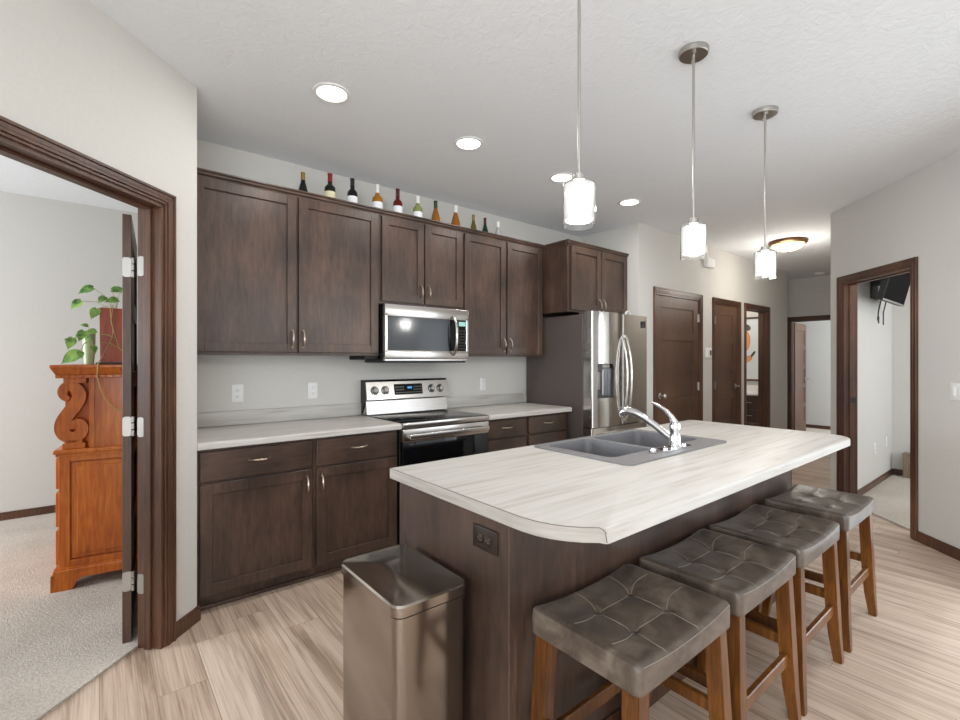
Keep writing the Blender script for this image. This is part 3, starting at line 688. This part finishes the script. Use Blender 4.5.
for k in range(1, 8):
    f = k/8; wx = (tx1-tx0)/2-.004; wy = (ty1-ty0)/2-.004
    rings.append(rr_ring(tx0+.004+wx*f*.92, ty0+.004+wy*f*.92, tx1-.004-wx*f*.92, ty1-.004-wy*f*.92, .033*(1-f)+.002, .656+.012*(1-(1-f)**2)))
lid.loft(rings); lid.build('can_lid', M_trash, r)
b = MB(); b.box(.70, 1.105, .012, .826, 1.16, .022, .004, 2); b.build('foot_pedal', M_dark, r)
b = MB(); b.box(.66, 1.553, .5, .866, 1.562, .6, .003, 1); b.build('hinge_cover', M_dark, r)

# ------------------------------------------------------------ bar stools
def make_stool():
    r = thing('bar_stool', 'x', 'stool', (0, 0, 0))
    W, D = .243, .179; n, m2 = 50, 40
    tufts = [(-.085, -.06), (.085, -.06), (-.085, .06), (.085, .06)]
    def top(x, y):
        ux, uy = abs(x)/W, abs(y)/D
        z = .608+.018*ux**2.2
        z -= .007*max(0, (ux-.90)/.10)**2+.007*max(0, (uy-.88)/.12)**2
        for tx, ty in tufts:
            d = math.hypot(x-tx, y-ty); z -= .010*math.exp(-(d/.013)**2)+.007*math.exp(-(d/.04)**2)
        # channels between tufts
        for tx in (-.085, .085):
            if abs(y) > .0: z -= .0016*math.exp(-((x-tx)/.007)**2)*(1 if abs(y) < .16 else 0)
        for ty in (-.06, .06): z -= .0016*math.exp(-((y-ty)/.007)**2)*(1 if abs(x) < .2 else 0)
        return z
    b = MB(); bm = b.bm; g = []
    for i in range(n+1):
        row = []
        for j in range(m2+1):
            x = -W+2*W*i/n; y = -D+2*D*j/m2
            # rounded plan corners
            cr = .018; cx, cy = max(0, abs(x)-(W-cr)), max(0, abs(y)-(D-cr)); d = math.hypot(cx, cy)
            if cx > 0 and cy > 0 and d > cr: k = cr/d; x2 = math.copysign(W-cr+cx*k, x); y2 = math.copysign(D-cr+cy*k, y)
            else: x2, y2 = x, y
            row.append(bm.verts.new((x2, y2, top(x, y))))
        g.append(row)
    for i in range(n):
        for j in range(m2): bm.faces.new((g[i][j], g[i+1][j], g[i+1][j+1], g[i][j+1]))
    loop = [g[i][0] for i in range(n+1)]+[g[n][j] for j in range(1, m2+1)]+[g[i][m2] for i in range(n-1, -1, -1)]+[g[0][j] for j in range(m2-1, 0, -1)]
    prev = loop
    for dz, sc_ in ((-.004, 1.005), (-.02, 1.008), (-.064, 1.004), (-.068, .985)):
        cur = []
        for v in loop:
            ux = abs(v.co.x)/W; zb = .612+.002*ux**2
            cur.append(bm.verts.new((v.co.x*sc_, v.co.y*sc_, (v.co.z+dz) if dz > -.03 else zb+dz)))
        for i in range(len(loop)): j = (i+1) % len(loop); bm.faces.new((prev[i], prev[j], cur[j], cur[i]))
        prev = cur
    bm.faces.new(prev[::-1])
    seat = b.build('seat', M_leather, r, local=True)
    for tx, ty in tufts: MB().lathe([(.009, .0), (.0085, .003), (.005, .005), (.0005, .0055)], (tx, ty, top(tx, ty)+.003), 14, cap=False).build('button', M_leather, seat, local=True)
    s = MB()
    def seam(p, q, bow):
        pts = []
        for k in range(15):
            t = k/14; x = p[0]+(q[0]-p[0])*t; y = p[1]+(q[1]-p[1])*t
            nx, ny = -(q[1]-p[1]), q[0]-p[0]; l = math.hypot(nx, ny); o = bow*sin(pi*t)
            x += nx/l*o; y += ny/l*o; pts.append((x, y, top(x, y)+.0004))
        s.tube(pts, .0007, 5)
    for tx in (-.085, .085):
        seam((tx, -.06), (tx-.0, .06), .012); seam((tx, .06), (tx+.03, .172), -.006); seam((tx, -.06), (tx-.03, -.172), -.006)
    for ty in (-.06, .06):
        seam((-.085, ty), (.085, ty), -.010); seam((-.085, ty), (-.212, ty-.02), .012); seam((.085, ty), (.212, ty+.02), .012)
    s.tube([(-W*.93+2*W*.93*k/24, -D-.0005, top(-W*.93+2*W*.93*k/24, -D)+.0004) for k in range(25)], .0009, 5)
    s.build('stitching', M_stitch, seat, local=True)
    tops = (W-.034, D-.034); ft = (W+.003, D+.000)
    for sx in (-1, 1):
        for sy in (-1, 1):
            b = MB(); rings = []
            for t, hw, ex in ((0, .0235, 0), (.5, .0235, 0), (.78, .0215, .002), (1, .0165, .014)):
                z = .555*(1-t); cx = sx*(tops[0]+(ft[0]-tops[0])*t*.75+ex*.3); cy = sy*(tops[1]+(ft[1]-tops[1])*t*.6+ex*.6)
                rings.append([(cx+a*hw, cy+c*hw, z) for a, c in ((-1, -1), (1, -1), (1, 1), (-1, 1))])
            b.loft(rings); bmesh.ops.bevel(b.bm, geom=[e for e in b.bm.edges if abs(e.verts[0].co.z-e.verts[1].co.z) > .01], offset=.003, segments=2, affect='EDGES')
            b.build('leg', M_leg, r, local=True)
    lx, ly = tops[0]+.018, tops[1]+.010
    for z, sy in ((.235, -1), (.235, 1)):
        MB().box(-lx, sy*ly-.010, z-.022, lx, sy*ly+.010, z+.022, .003, 1).build('stretcher', M_leg, r, local=True)
    for sx in (-1, 1):
        MB().box(sx*lx-.010, -ly, .27, sx*lx+.010, ly, .31, .003, 1).build('stretcher', M_leg, r, local=True)
    return r
st = make_stool()
spots = [(1.224, .797, 'tufted grey-brown leather bar stool nearest the trash can'), (1.777, .797, 'tufted leather bar stool, second from the trash can end of the island'),
         (2.318, .795, 'tufted leather bar stool, third from the trash can end of the island'), (2.93, .795, 'tufted leather bar stool nearest the side room doorway')]
for k, (x, y, lb) in enumerate(spots):
    o = st if k == 0 else copy_tree(st)
    o.location = (x, y, 0); o['label'] = lb; o['group'] = 'leather bar stools along the island'; o['category'] = 'stool'

# ------------------------------------------------------------ ceiling lights
def point(name, loc, power, rad=.04, color=(1, .98, .955)):
    d = bpy.data.lights.new(name, 'POINT'); d.energy = power; d.shadow_soft_size = rad; d.color = color
    o = bpy.data.objects.new(name, d); COL.objects.link(o); o.location = loc; return o
def make_pendant():
    r = thing('pendant_light', 'x', 'pendant lamp')
    MB().lathe([(.064, H-.0005), (.064, H-.006), (.061, H-.022), (.058, H-.024), (.0005, H-.024)], n=36).build('canopy', M_nickel, r, local=True)
    b = MB()
    for a in (.6, .6+pi): b.lathe([(.005, H-.035), (.006, H-.030), (.004, H-.024)], (.038*cos(a), .038*sin(a), 0), 10)
    b.build('canopy_screws', M_nickel, r, local=True)
    MB().cyl((0, 0, 1.985), (0, 0, H-.02), .0055, n=12).build('stem', M_nickel, r, local=True)
    MB().lathe([(.0005, 1.988), (.010, 1.988), (.011, 1.981), (.021, 1.980), (.022, 1.956), (.048, 1.954), (.050, 1.950), (.0005, 1.950)], n=24).build('socket_cap', M_nickel, r, local=True)
    g = MB(); g.lathe([(.030, 1.949), (.053, 1.949), (.0555, 1.945), (.0555, 1.803), (.0535, 1.803), (.0530, 1.944), (.051, 1.9465), (.030, 1.9465)], n=40, cap=False)
    sh = g.build('outer_glass_shade', M_clear, r, local=True)
    g = MB(); g.lathe([(.030, 1.945), (.047, 1.945), (.0505, 1.941), (.0505, 1.824), (.0490, 1.824), (.0485, 1.940), (.046, 1.943), (.030, 1.943)], n=40, cap=False)
    g.build('frosted_shade', M_frost, r, local=True)
    MB().lathe([(.0005, 1.845), (.014, 1.85), (.024, 1.868), (.026, 1.885), (.018, 1.91), (.012, 1.93), (.011, 1.9495)], n=20).build('bulb', M_bulb, r, local=True)
    return r
pn = make_pendant()
for k, (x, lb) in enumerate([(1.286, 'frosted glass pendant light nearest the viewer, above the left part of the island'), (2.09, 'middle frosted glass pendant light above the faucet'), (2.91, 'frosted glass pendant light nearest the hallway, over the right end of the island')]):
    o = pn if k == 0 else copy_tree(pn)
    o.location = (x, 1.045, 0); o['label'] = lb; o['category'] = 'pendant lamp'; o['group'] = 'pendant lights over the island'
    point('pendant_lamp_glow', (x, 1.045, 1.778), 9, .022)
def make_can():
    r = thing('recessed_light', 'x', 'ceiling light')
    MB().lathe([(.096, 0), (.094, -.005), (.078, -.007), (.072, 0)], (0, 0, H-.0003), 40, cap=False).build('trim_ring', M_white, r, local=True)
    MB().lathe([(.0725, -.004), (.05, -.0055), (.0005, -.006)], (0, 0, H), 40, cap=False).build('diffuser', M_disc, r, local=True)
    return r
rc = make_can()
for k, (x, lb) in enumerate([(.947, 'round recessed ceiling light nearest the left wall, above the left base cabinets'), (1.853, 'round recessed ceiling light in front of the microwave cabinet'), (2.755, 'round recessed ceiling light partly behind the nearest pendant shade'), (3.655, 'round recessed ceiling light in front of the refrigerator cabinet')]):
    o = rc if k == 0 else copy_tree(rc)
    o.location = (x, 2.405, 0); o['label'] = lb; o['category'] = 'ceiling light'; o['group'] = 'recessed ceiling lights along the cabinets'
    d = bpy.data.lights.new('recessed_glow', 'AREA'); d.shape = 'DISK'; d.size = .14; d.energy = 6; d.color = (1, .98, .955)
    lo = bpy.data.objects.new('recessed_glow', d); COL.objects.link(lo); lo.location = (x, 2.405, H-.012)
r = thing('flush_mount_light', 'bronze rimmed dome ceiling light glowing warm in the hallway', 'ceiling light', (6.30, 2.02, H))
MB().lathe([(.19, 0), (.20, -.012), (.195, -.03), (.172, -.042), (.165, -.035), (.165, 0)], (6.30, 2.02, H-.0005), 44, cap=False).build('metal_rim', M_bronze, r)
b = MB(); b.lathe([(.168, -.038), (.160, -.06), (.135, -.085), (.095, -.105), (.05, -.116), (.0005, -.12)], (6.30, 2.02, H), 44, cap=False); b.build('glass_dome', M_dome, r)
MB().lathe([(.010, -.118), (.012, -.126), (.006, -.136), (.0005, -.138)], (6.30, 2.02, H), 14).build('finial', M_nickel, r)
point('hall_lamp_glow', (6.30, 2.02, 2.30), 18, .16, (1, .95, .88))
tag(MB().lathe([(.07, 0), (.07, -.015), (.058, -.032), (.045, -.036), (.0005, -.036)], (8.95, 2.42, H-.0005), 30).build('smoke_detector', M_white), 'round white smoke detector on the hallway ceiling near the far wall', 'smoke detector')
# unseen fill lights added to brighten the neighbouring rooms, no fixtures
point('bath_fill_point', (7.5, 3.7, 2.45), 26, .15, (1, .93, .85))
point('side_room_fill_point', (5.6, -.6, 2.45), 22, .15, (1, .96, .9))

# ------------------------------------------------------------ bottles on the wall cabinets
def bottle(x, h, rad, shape, glass, cap, lab, label, zt=None, labh=.09):
    g = globals()
    z0 = 2.361; r = thing('wine_bottle', label, 'bottle', (x, 3.25, z0), group='bottles on top of the wall cabinets')
    if shape == 'bordeaux': pf = [(.0005, 0), (rad*.9, 0), (rad, .006), (rad, .62*h), (rad*.92, .68*h), (rad*.5, .74*h), (rad*.38, .78*h), (rad*.36, .97*h), (rad*.42, .975*h), (rad*.40, h), (.0005, h)]
    else: pf = [(.0005, 0), (rad*.9, 0), (rad, .006), (rad, .42*h), (rad*.93, .52*h), (rad*.7, .64*h), (rad*.45, .75*h), (rad*.37, .82*h), (rad*.36, .97*h), (rad*.42, .975*h), (rad*.40, h), (.0005, h)]
    MB().lathe(pf, (x, 3.25, z0), 24, cap=False).build('bottle_glass', glass, r)
    MB().lathe([(rad*.44, .80*h), (rad*.41, .86*h), (rad*.41, .97*h), (rad*.46, .972*h), (rad*.44, h*1.004), (.0005, h*1.006)], (x, 3.25, z0), 20, cap=False).build('foil_capsule', cap, r)
    if lab:
        l0, l1 = (.30*h, .56*h) if shape == 'bordeaux' else (.18*h, .44*h)
        MB().lathe([(rad*1.012, l0), (rad*1.012, l1)], (x, 3.25, z0), 24, cap=False).build('paper_label', lab, r)
def gm(n, c, t=.0): return mat(n, c, .12, Transmission_Weight=t)
G_dk = gm('dark_bottle_glass', (16, 20, 14)); G_bk = gm('black_bottle_glass', (10, 10, 10)); G_am = gm('amber_wine_glass', (168, 108, 22), .2)
G_rd = gm('red_wine_glass', (92, 14, 10)); G_pg = gm('pale_green_glass', (146, 156, 92), .3); G_br = gm('golden_brown_glass', (146, 88, 26), .1); G_cl = gm('clear_bottle_glass', (214, 216, 214), .5)
C_red = mat('red_foil', (128, 16, 22), .4); C_blk = mat('black_foil', (16, 16, 16), .4); C_wh = mat('white_foil', (226, 224, 218), .4); C_dr = mat('dark_red_foil', (72, 20, 14), .4); C_gr = mat('green_foil', (26, 62, 34), .4); C_go = mat('gold_foil', (150, 120, 62), .35, .5)
P_cr = mat('cream_label', (214, 204, 170), .7); P_wh = mat('white_label', (228, 228, 230), .7)
bottle(1.079, .257, .034, 'burgundy', G_dk, C_go, P_cr, 'small dark green bottle with gold foil, nearest the left wall')
bottle(1.267, .297, .038, 'bordeaux', G_dk, C_red, P_cr, 'dark wine bottle with a red capsule and cream label')
bottle(1.434, .302, .037, 'bordeaux', G_bk, C_blk, P_wh, 'black wine bottle with a black capsule and white label')
bottle(1.634, .303, .039, 'bordeaux', G_am, C_wh, P_wh, 'amber white-wine bottle with white capsule and white label')
bottle(1.807, .312, .037, 'bordeaux', G_rd, C_dr, P_wh, 'deep red bottle with a dark red capsule and white label')
bottle(1.988, .297, .038, 'bordeaux', G_pg, C_wh, P_wh, 'pale green wine bottle with a white capsule')
bottle(2.160, .294, .038, 'burgundy', G_br, C_gr, None, 'golden brown bottle with a green capsule and no label')
bottle(2.364, .297, .040, 'burgundy', G_br, C_wh, None, 'golden brown bottle with a white capsule and no label')
bottle(2.558, .257, .031, 'burgundy', gm('olive_glass', (88, 80, 34)), C_go, P_cr, 'small olive bottle with gold foil, right of the white-capped golden bottle')
bottle(2.690, .255, .031, 'burgundy', gm('deep_green_glass', (22, 48, 26)), C_dr, P_wh, 'small deep green bottle with dark red foil, left of the clear bottle')
bottle(2.845, .249, .036, 'burgundy', G_cl, C_wh, P_wh, 'small clear glass bottle, rightmost on the wall cabinets')

# ------------------------------------------------------------ bedroom chest and plants
r = thing('chest_of_drawers', 'tall honey cherry chest with carved scroll and bracket feet in the bedroom', 'chest', (-.208, 3.634, CZ), R(-8))
def P_(b, name, par=None, m=M_oak, smooth=False): return b.build(name, m, par or r, local=True, smooth=smooth)
W_ = 1.0; D_ = .52
b = MB(); b.box(.025, .02, .10, D_, W_-.02, .79); lower = P_(b, 'lower_case')
b = MB()   # frame-and-panel side
b.box(.025, .004, .12, .075, .022, .79, .002, 1).box(D_-.05, .004, .12, D_, .022, .79, .002, 1).box(.075, .004, .12, D_-.05, .022, .165, .002, 1).box(.075, .004, .74, D_-.05, .022, .79, .002, 1)
b.box(.082, .010, .172, D_-.057, .022, .733, .004, 2).box(.105, .004, .195, D_-.08, .02, .71, .006, 2)
P_(b, 'side_panel')
b = MB()
b.box(-.0, -.012, .085, D_, W_+.012, .12, .008, 3); b.box(.004, -.006, .118, D_, W_+.006, .128, .004, 2)
P_(b, 'base_molding')
def foot(prof, axis, a, c):
    f = MB(); f.prof(prof, axis, a, c); return f
fb = MB()
pr = [(-.006, 0), (.085, 0), (.098, .02), (.105, .045), (.13, .058), (.16, .062), (D_-.14, .062), (D_-.11, .05), (D_-.095, .02), (D_-.085, 0), (D_, 0), (D_, .09), (-.006, .09)]
fb.prof(pr, 'y', -.012, .012); fb.prof(pr, 'y', W_-.012, W_+.012)
pr2 = [(-.012, 0), (.085, 0), (.1, .03), (.14, .062), (W_-.14, .062), (W_-.1, .03), (W_-.085, 0), (W_+.012, 0), (W_+.012, .09), (-.012, .09)]
fb.prof(pr2, 'x', -.008, .016)
P_(fb, 'bracket_feet')
b = MB(); b.box(.0, -.010, .785, D_, W_+.010, .812, .008, 3); b.box(.01, -.002, .77, D_, W_+.002, .787, .004, 2); P_(b, 'waist_molding')
b = MB(); b.box(.160, .02, .812, D_, W_-.02, 1.235); b.box(.05, .10, .812, .2, W_-.10, 1.235); b.box(.160, .012, .812, .185, .022, 1.235); P_(b, 'upper_case')
b = MB(); b.box(.012, -.006, 1.225, D_, W_+.006, 1.245, .004, 2)
b.loft([[(.012, -.006, 1.245), (D_, -.006, 1.245), (D_, W_+.006, 1.245), (.012, W_+.006, 1.245)], [(-.008, -.018, 1.283), (D_, -.018, 1.283), (D_, W_+.018, 1.283), (-.008, W_+.018, 1.283)]])
b.box(-.012, -.022, 1.283, D_, W_+.022, 1.303, .006, 2)
k = .014
while k < D_-.02:
    b.box(k, -.016, 1.228, k+.022, -.004, 1.243); k += .034
P_(b, 'cornice')
# scroll brackets: an S swept in the x-z plane
def scroll(y0, y1):
    b = MB(); pts = []
    for k in range(14):   # upper curl
        a = R(250-k*22); rr = .012+.0022*k; pts.append((.088+rr*cos(a), 1.135+rr*sin(a)))
    pts2 = [(.125, 1.165), (.142, 1.135), (.140, 1.105), (.120, 1.065), (.085, 1.015), (.060, .970), (.056, .925), (.075, .890), (.110, .880), (.145, .895), (.160, .925), (.150, .955), (.128, .962), (.112, .948), (.116, .930)]
    pts1 = [(.098, 1.135), (.090, 1.148), (.076, 1.146), (.068, 1.130), (.076, 1.112), (.100, 1.108)]
    path = [(.088, 1.10), (.068, 1.115), (.058, 1.14), (.068, 1.168), (.095, 1.182)] + pts2
    # smooth the path
    from mathutils import geometry
    P = [Vector((.034+(x-.05)*.88, 0, z)) for x, z in path]; sm = []
    for i in range(len(P)-1):
        p0 = P[max(i-1, 0)]; p3 = P[min(i+2, len(P)-1)]
        for s in range(4):
            t = s/4; a = P[i]; c = P[i+1]
            sm.append(.5*((2*a)+(c-p0)*t+(2*p0-5*a+4*c-p3)*t*t+(3*a-3*c+p3-p0)*t**3))
    sm.append(P[-1]); n = len(sm); rings = []
    for i, p in enumerate(sm):
        d = (sm[min(i+1, n-1)]-sm[max(i-1, 0)]).normalized(); nn = Vector((-d.z, 0, d.x)); hw = .014+.020*sin(pi*min(1, max(0, i/n)))**.8
        rings.append([(p.x+nn.x*hw*s_, yy, p.z+nn.z*hw*s_) for s_, yy in ((-1, y0), (1, y0), (1, y1), (-1, y1))])
    b.loft(rings)
    b.box(.040, y0-.003, .812, .145, y1+.003, .845, .004, 2).box(.05, y0, .84, .135, y1, .868, .006, 2).box(.045, y0-.003, 1.195, .15, y1+.003, 1.228, .004, 2)
    return b
P_(scroll(.004, .075), 'scroll_bracket'); P_(scroll(W_-.075, W_-.004), 'scroll_bracket')
for z0, z1, xf0, ys in ((.14, .34, .006, (.03, .97)), (.36, .56, .006, (.03, .97)), (.58, .76, .006, (.03, .97)), (.84, 1.02, .032, (.12, .88)), (1.04, 1.21, .032, (.12, .88))):
    b = MB(); b.box(xf0, ys[0], z0, xf0+.02, ys[1], z1, .004, 2); df = P_(b, 'drawer_front')
    for t in (.25, .75):
        y = ys[0]+(ys[1]-ys[0])*t; z = (z0+z1)/2
        MB().tube([(xf0, y-.045, z), (xf0-.02, y-.04, z-.012), (xf0-.024, y, z-.02), (xf0-.02, y+.04, z-.012), (xf0, y+.045, z)], .004, 8).build('drawer_pull', M_pull, df, local=True)

def leaf(b, p, d, up, size):
    """heart shaped leaf: p = stalk point, d = direction of tip, up = face normal"""
    d = Vector(d).normalized(); up = Vector(up); s = d.cross(up).normalized(); up = s.cross(d)
    mid = []; L_ = []; R_ = []
    for k in range(9):
        t = k/8; wv = size*.42*(sin(pi*min(1, t*1.02+.08))**.8)*(1-t*.35) if t < 1 else 0
        c = Vector(p)+d*size*t-up*size*.35*t*t
        mid.append(c-up*.0); L_.append(c+s*wv+up*wv*.28-d*size*.10*(1-t)); R_.append(c-s*wv+up*wv*.28-d*size*.10*(1-t))
    vm = [b.bm.verts.new(c) for c in mid]; vl = [b.bm.verts.new(c) for c in L_]; vr = [b.bm.verts.new(c) for c in R_]
    for k in range(8):
        b.bm.faces.new((vm[k], vm[k+1], vl[k+1], vl[k])); b.bm.faces.new((vr[k], vr[k+1], vm[k+1], vm[k]))
CT = CZ+1.303   # chest top
def pt(u, v, y):   # a point at depth plane y seen at photograph pixel u, v
    s = (u-480)/470; dx = s*sin(R(51))+cos(R(51)); dy = -s*cos(R(51))+sin(R(51)); t = y/dy
    return Vector((dx*t, y, 1.343+(360-v)/470*t))
# tall square wooden planter with trailing pothos
px0, px1, py0, py1 = .000, .165, 3.79, 3.95; pz = 1.672
r = thing('potted_pothos', 'trailing green pothos in a tall red-brown square planter on the chest', 'potted plant', ((px0+px1)/2, 3.87, CT))
b = MB(); b.loft([[(px0+e, py0+e, z), (px1-e, py0+e, z), (px1-e, py1-e, z), (px0+e, py1-e, z)] for e, z in ((.004, CT+.014), (0, pz), (.010, pz), (.014, pz-.03))], cap=False)
b.box(px0+.006, py0+.006, CT+.014, px1-.006, py1-.006, CT+.03)
b.build('planter', M_pot, r, smooth=False)
MB().box(px0-.02, py0-.02, CT+.001, px1+.02, py1+.02, CT+.013, .003, 1).build('planter_tray', M_outbr, r)
MB().box(px0+.012, py0+.012, pz-.05, px1-.012, py1-.012, pz-.025).build('soil', M_soil, r)
vn = MB(); lf = MB()
cz = Vector(((px0+px1)/2, 3.86, pz-.03))
def vine(pts, rad=.0022, b=None): (b or vn).tube(pts, rad, 6)
heads = [((81, 301), (-1, -.2, -.9), .075, 3.82), ((93, 288), (-1, -.1, -.35), .085, 3.80), ((105, 297), (-.5, -.5, -.5), .06, 3.78), ((112, 290), (.9, -.2, .1), .085, 3.79), ((118, 300), (-.9, -.5, -.1), .075, 3.78), ((97, 309), (-.5, -.6, -1), .075, 3.77), ((121, 291), (-1, -.3, 0), .06, 3.82)]
for (u, v_), d, sz, y in heads:
    p = pt(u, v_, y); vine([cz, cz.lerp(p, .5)+Vector((0, 0, .035)), p], .0018); lf_up = (.15, -.75, .65); leaf(lf, p, d, lf_up, sz)
for seq in ([(110, 304), (111, 318), (113, 330), (112, 338), (105, 352), (98, 363), (97, 376), (101, 390), (107, 402), (116, 409), (124, 411)], [(113, 305), (111, 322), (115, 335), (119, 348), (123, 352)], [(99, 334), (108, 335), (115, 338)], [(99, 342), (110, 343), (119, 348), (124, 352)]):
    vine([pt(u, v_, 3.775 if v_ < 356 else (3.565 if v_ < 366 else 3.535)) for u, v_ in seq], .0025)
vn.build('vines', M_vine, r); lf.build('leaves', M_green, r)
# small pale green pot with a cutting
r = thing('small_potted_plant', 'small leafy plant in a pale green pot left of the tall red-brown planter', 'potted plant', (-.055, 3.80, CT))
gx, gy = -.050, 3.80
MB().lathe([(.0005, 0), (.024, 0), (.030, .08), (.032, .19), (.030, .19), (.027, .1), (.02, .01), (.0005, .008)], (gx, gy, CT+.001), 24, cap=False).build('pot', M_gpot, r)
vn = MB(); lf = MB(); cz = Vector((gx, gy, CT+.15))
for (u, v_), d, sz, y in [((84, 331), (-.4, -.3, -.9), .07, 3.76), ((88, 326), (-.9, -.3, .3), .04, 3.76), ((96, 331), (-1, -.4, -.2), .06, 3.74), ((73, 338), (-.4, -.2, -1), .075, 3.76), ((76, 336), (.9, -.3, .3), .035, 3.74), ((70, 340), (-.9, -.2, .3), .03, 3.76), ((80, 353), (-1, -.2, -.55), .11, 3.72), ((86, 340), (.6, -.3, .6), .035, 3.73), ((80, 352), (.2, -.8, -.6), .05, 3.70), ((93, 346), (.3, -.5, -.8), .05, 3.72)]:
    p = pt(u, v_, y); vine([cz, cz.lerp(p, .55)+Vector((0, 0, .02)), p], .0016, vn); leaf(lf, p, d, (.1, -.8, .6), sz)
vn.build('stems', M_vine, r); lf.build('leaves', M_green, r)

# ------------------------------------------------------------ bathroom glimpse
r = thing('bath_vanity', 'dark wood vanity with drawers seen through the open hall doorway', 'vanity', (8.04, 3.3, 0))
MB().box(7.79, 2.84, .0, 8.31, 3.95, .80).build('vanity_box', M_cab, r, smooth=False)
b = MB(); b.box(7.765, 2.83, .80, 8.312, 3.97, .835, .006, 2).box(8.29, 2.83, .835, 8.312, 3.97, .93, .004, 1); b.build('vanity_top', M_white, r)
for k in range(3):
    for z0, z1 in ((.10, .38), (.40, .58), (.60, .78)):
        y0 = 2.86+k*.36
        d = MB().box(7.772, y0, z0, 7.79, y0+.34, z1, .004, 1).build('drawer_front', M_cab, r, smooth=False)
        MB().tube([(7.772, y0+.12, (z0+z1)/2), (7.75, y0+.13, (z0+z1)/2), (7.75, y0+.21, (z0+z1)/2), (7.772, y0+.22, (z0+z1)/2)], .005, 8).build('pull_handle', M_silver, d)
r = thing('framed_panel', 'brown framed panel with orange shapes above the vanity backsplash', 'picture', (8.31, 3.3, 1.03))  # framed panel carrying flat orange and grey shapes
b = MB(); y0, y1, z0, z1 = 2.90, 3.75, 1.0, 2.045
b.box(8.285, y0, z0, 8.313, y1, z0+.03).box(8.285, y0, z1-.03, 8.313, y1, z1).box(8.285, y0, z0, 8.313, y0+.03, z1).box(8.285, y1-.03, z0, 8.313, y1, z1); b.build('panel_frame', M_trim, r, smooth=False)
MB().box(8.300, y0+.03, z0+.03, 8.312, y1-.03, z1-.03).build('panel_face', mat('panel_ground', (206, 212, 214), .3), r, smooth=False)
M_or = mat('orange_tone', (204, 144, 96), .5); b = MB()
def blob(cy, cz, ry, rz, tilt=0):
    b.loft([[(x, cy+ry*cos(t)*cos(tilt)-rz*sin(t)*sin(tilt), cz+ry*cos(t)*sin(tilt)+rz*sin(t)*cos(tilt)) for t in [2*pi*k/24 for k in range(24)]] for x in (8.2985, 8.301)])
blob(3.28, 1.66, .08, .17); blob(3.24, 1.36, .075, .05, -.6); b.build('orange_shapes', M_or, r)
b = MB(); blob(3.26, 1.88, .07, .05, .6); blob(3.16, 1.44, .02, .06, .6); b.build('grey_shapes', M_slot, r)

# ------------------------------------------------------------ side room: television and low box
r = thing('television', 'black flat television tilted down on a wall bracket in the side room', 'television', (6.2, 1.24, 1.9))
q = Matrix.Translation((6.165, 1.075, 1.915)) @ Matrix.Rotation(R(13), 4, 'X')
MB().box(-.46, -.028, 0, .46, .022, .56, .006, 2).build('tv_shell', M_dark, r, xf=q)
MB().box(-.445, -.031, .018, .445, -.027, .548).build('tv_screen', M_tv, r, xf=q, smooth=False)
MB().box(-.46, -.031, -.001, .46, -.0275, .017, .001, 1).build('lower_bezel', M_silver, r, xf=q)
b = MB(); b.box(6.2, 1.222, 1.98, 6.45, 1.239, 2.25, .003, 1).box(6.22, 1.10, 2.12, 6.36, 1.225, 2.18, .004, 1); b.build('wall_bracket', M_dark, r)
b = MB(); b.tube([(6.28, 1.16, 2.0), (6.30, 1.19, 1.86), (6.31, 1.2, 1.76), (6.35, 1.2, 1.73), (6.36, 1.2, 1.80)], .006, 8); b.build('cable', M_black, r)
b = MB(); b.tube([(6.55, 1.17, 2.0), (6.56, 1.20, 1.85), (6.56, 1.2, 1.72)], .006, 8); b.build('cable', M_black, r)
r = thing('wood_chest', 'low taupe wooden box against the end wall of the side room', 'box', (7.13, .82, CZ))
MB().box(7.08, .42, CZ, 7.186, 1.125, .275, .004, 1).build('chest_body', M_skirt, r, smooth=False)
MB().box(7.075, .41, .275, 7.186, 1.13, .29, .004, 1).build('chest_lid', M_skirt, r, smooth=False)
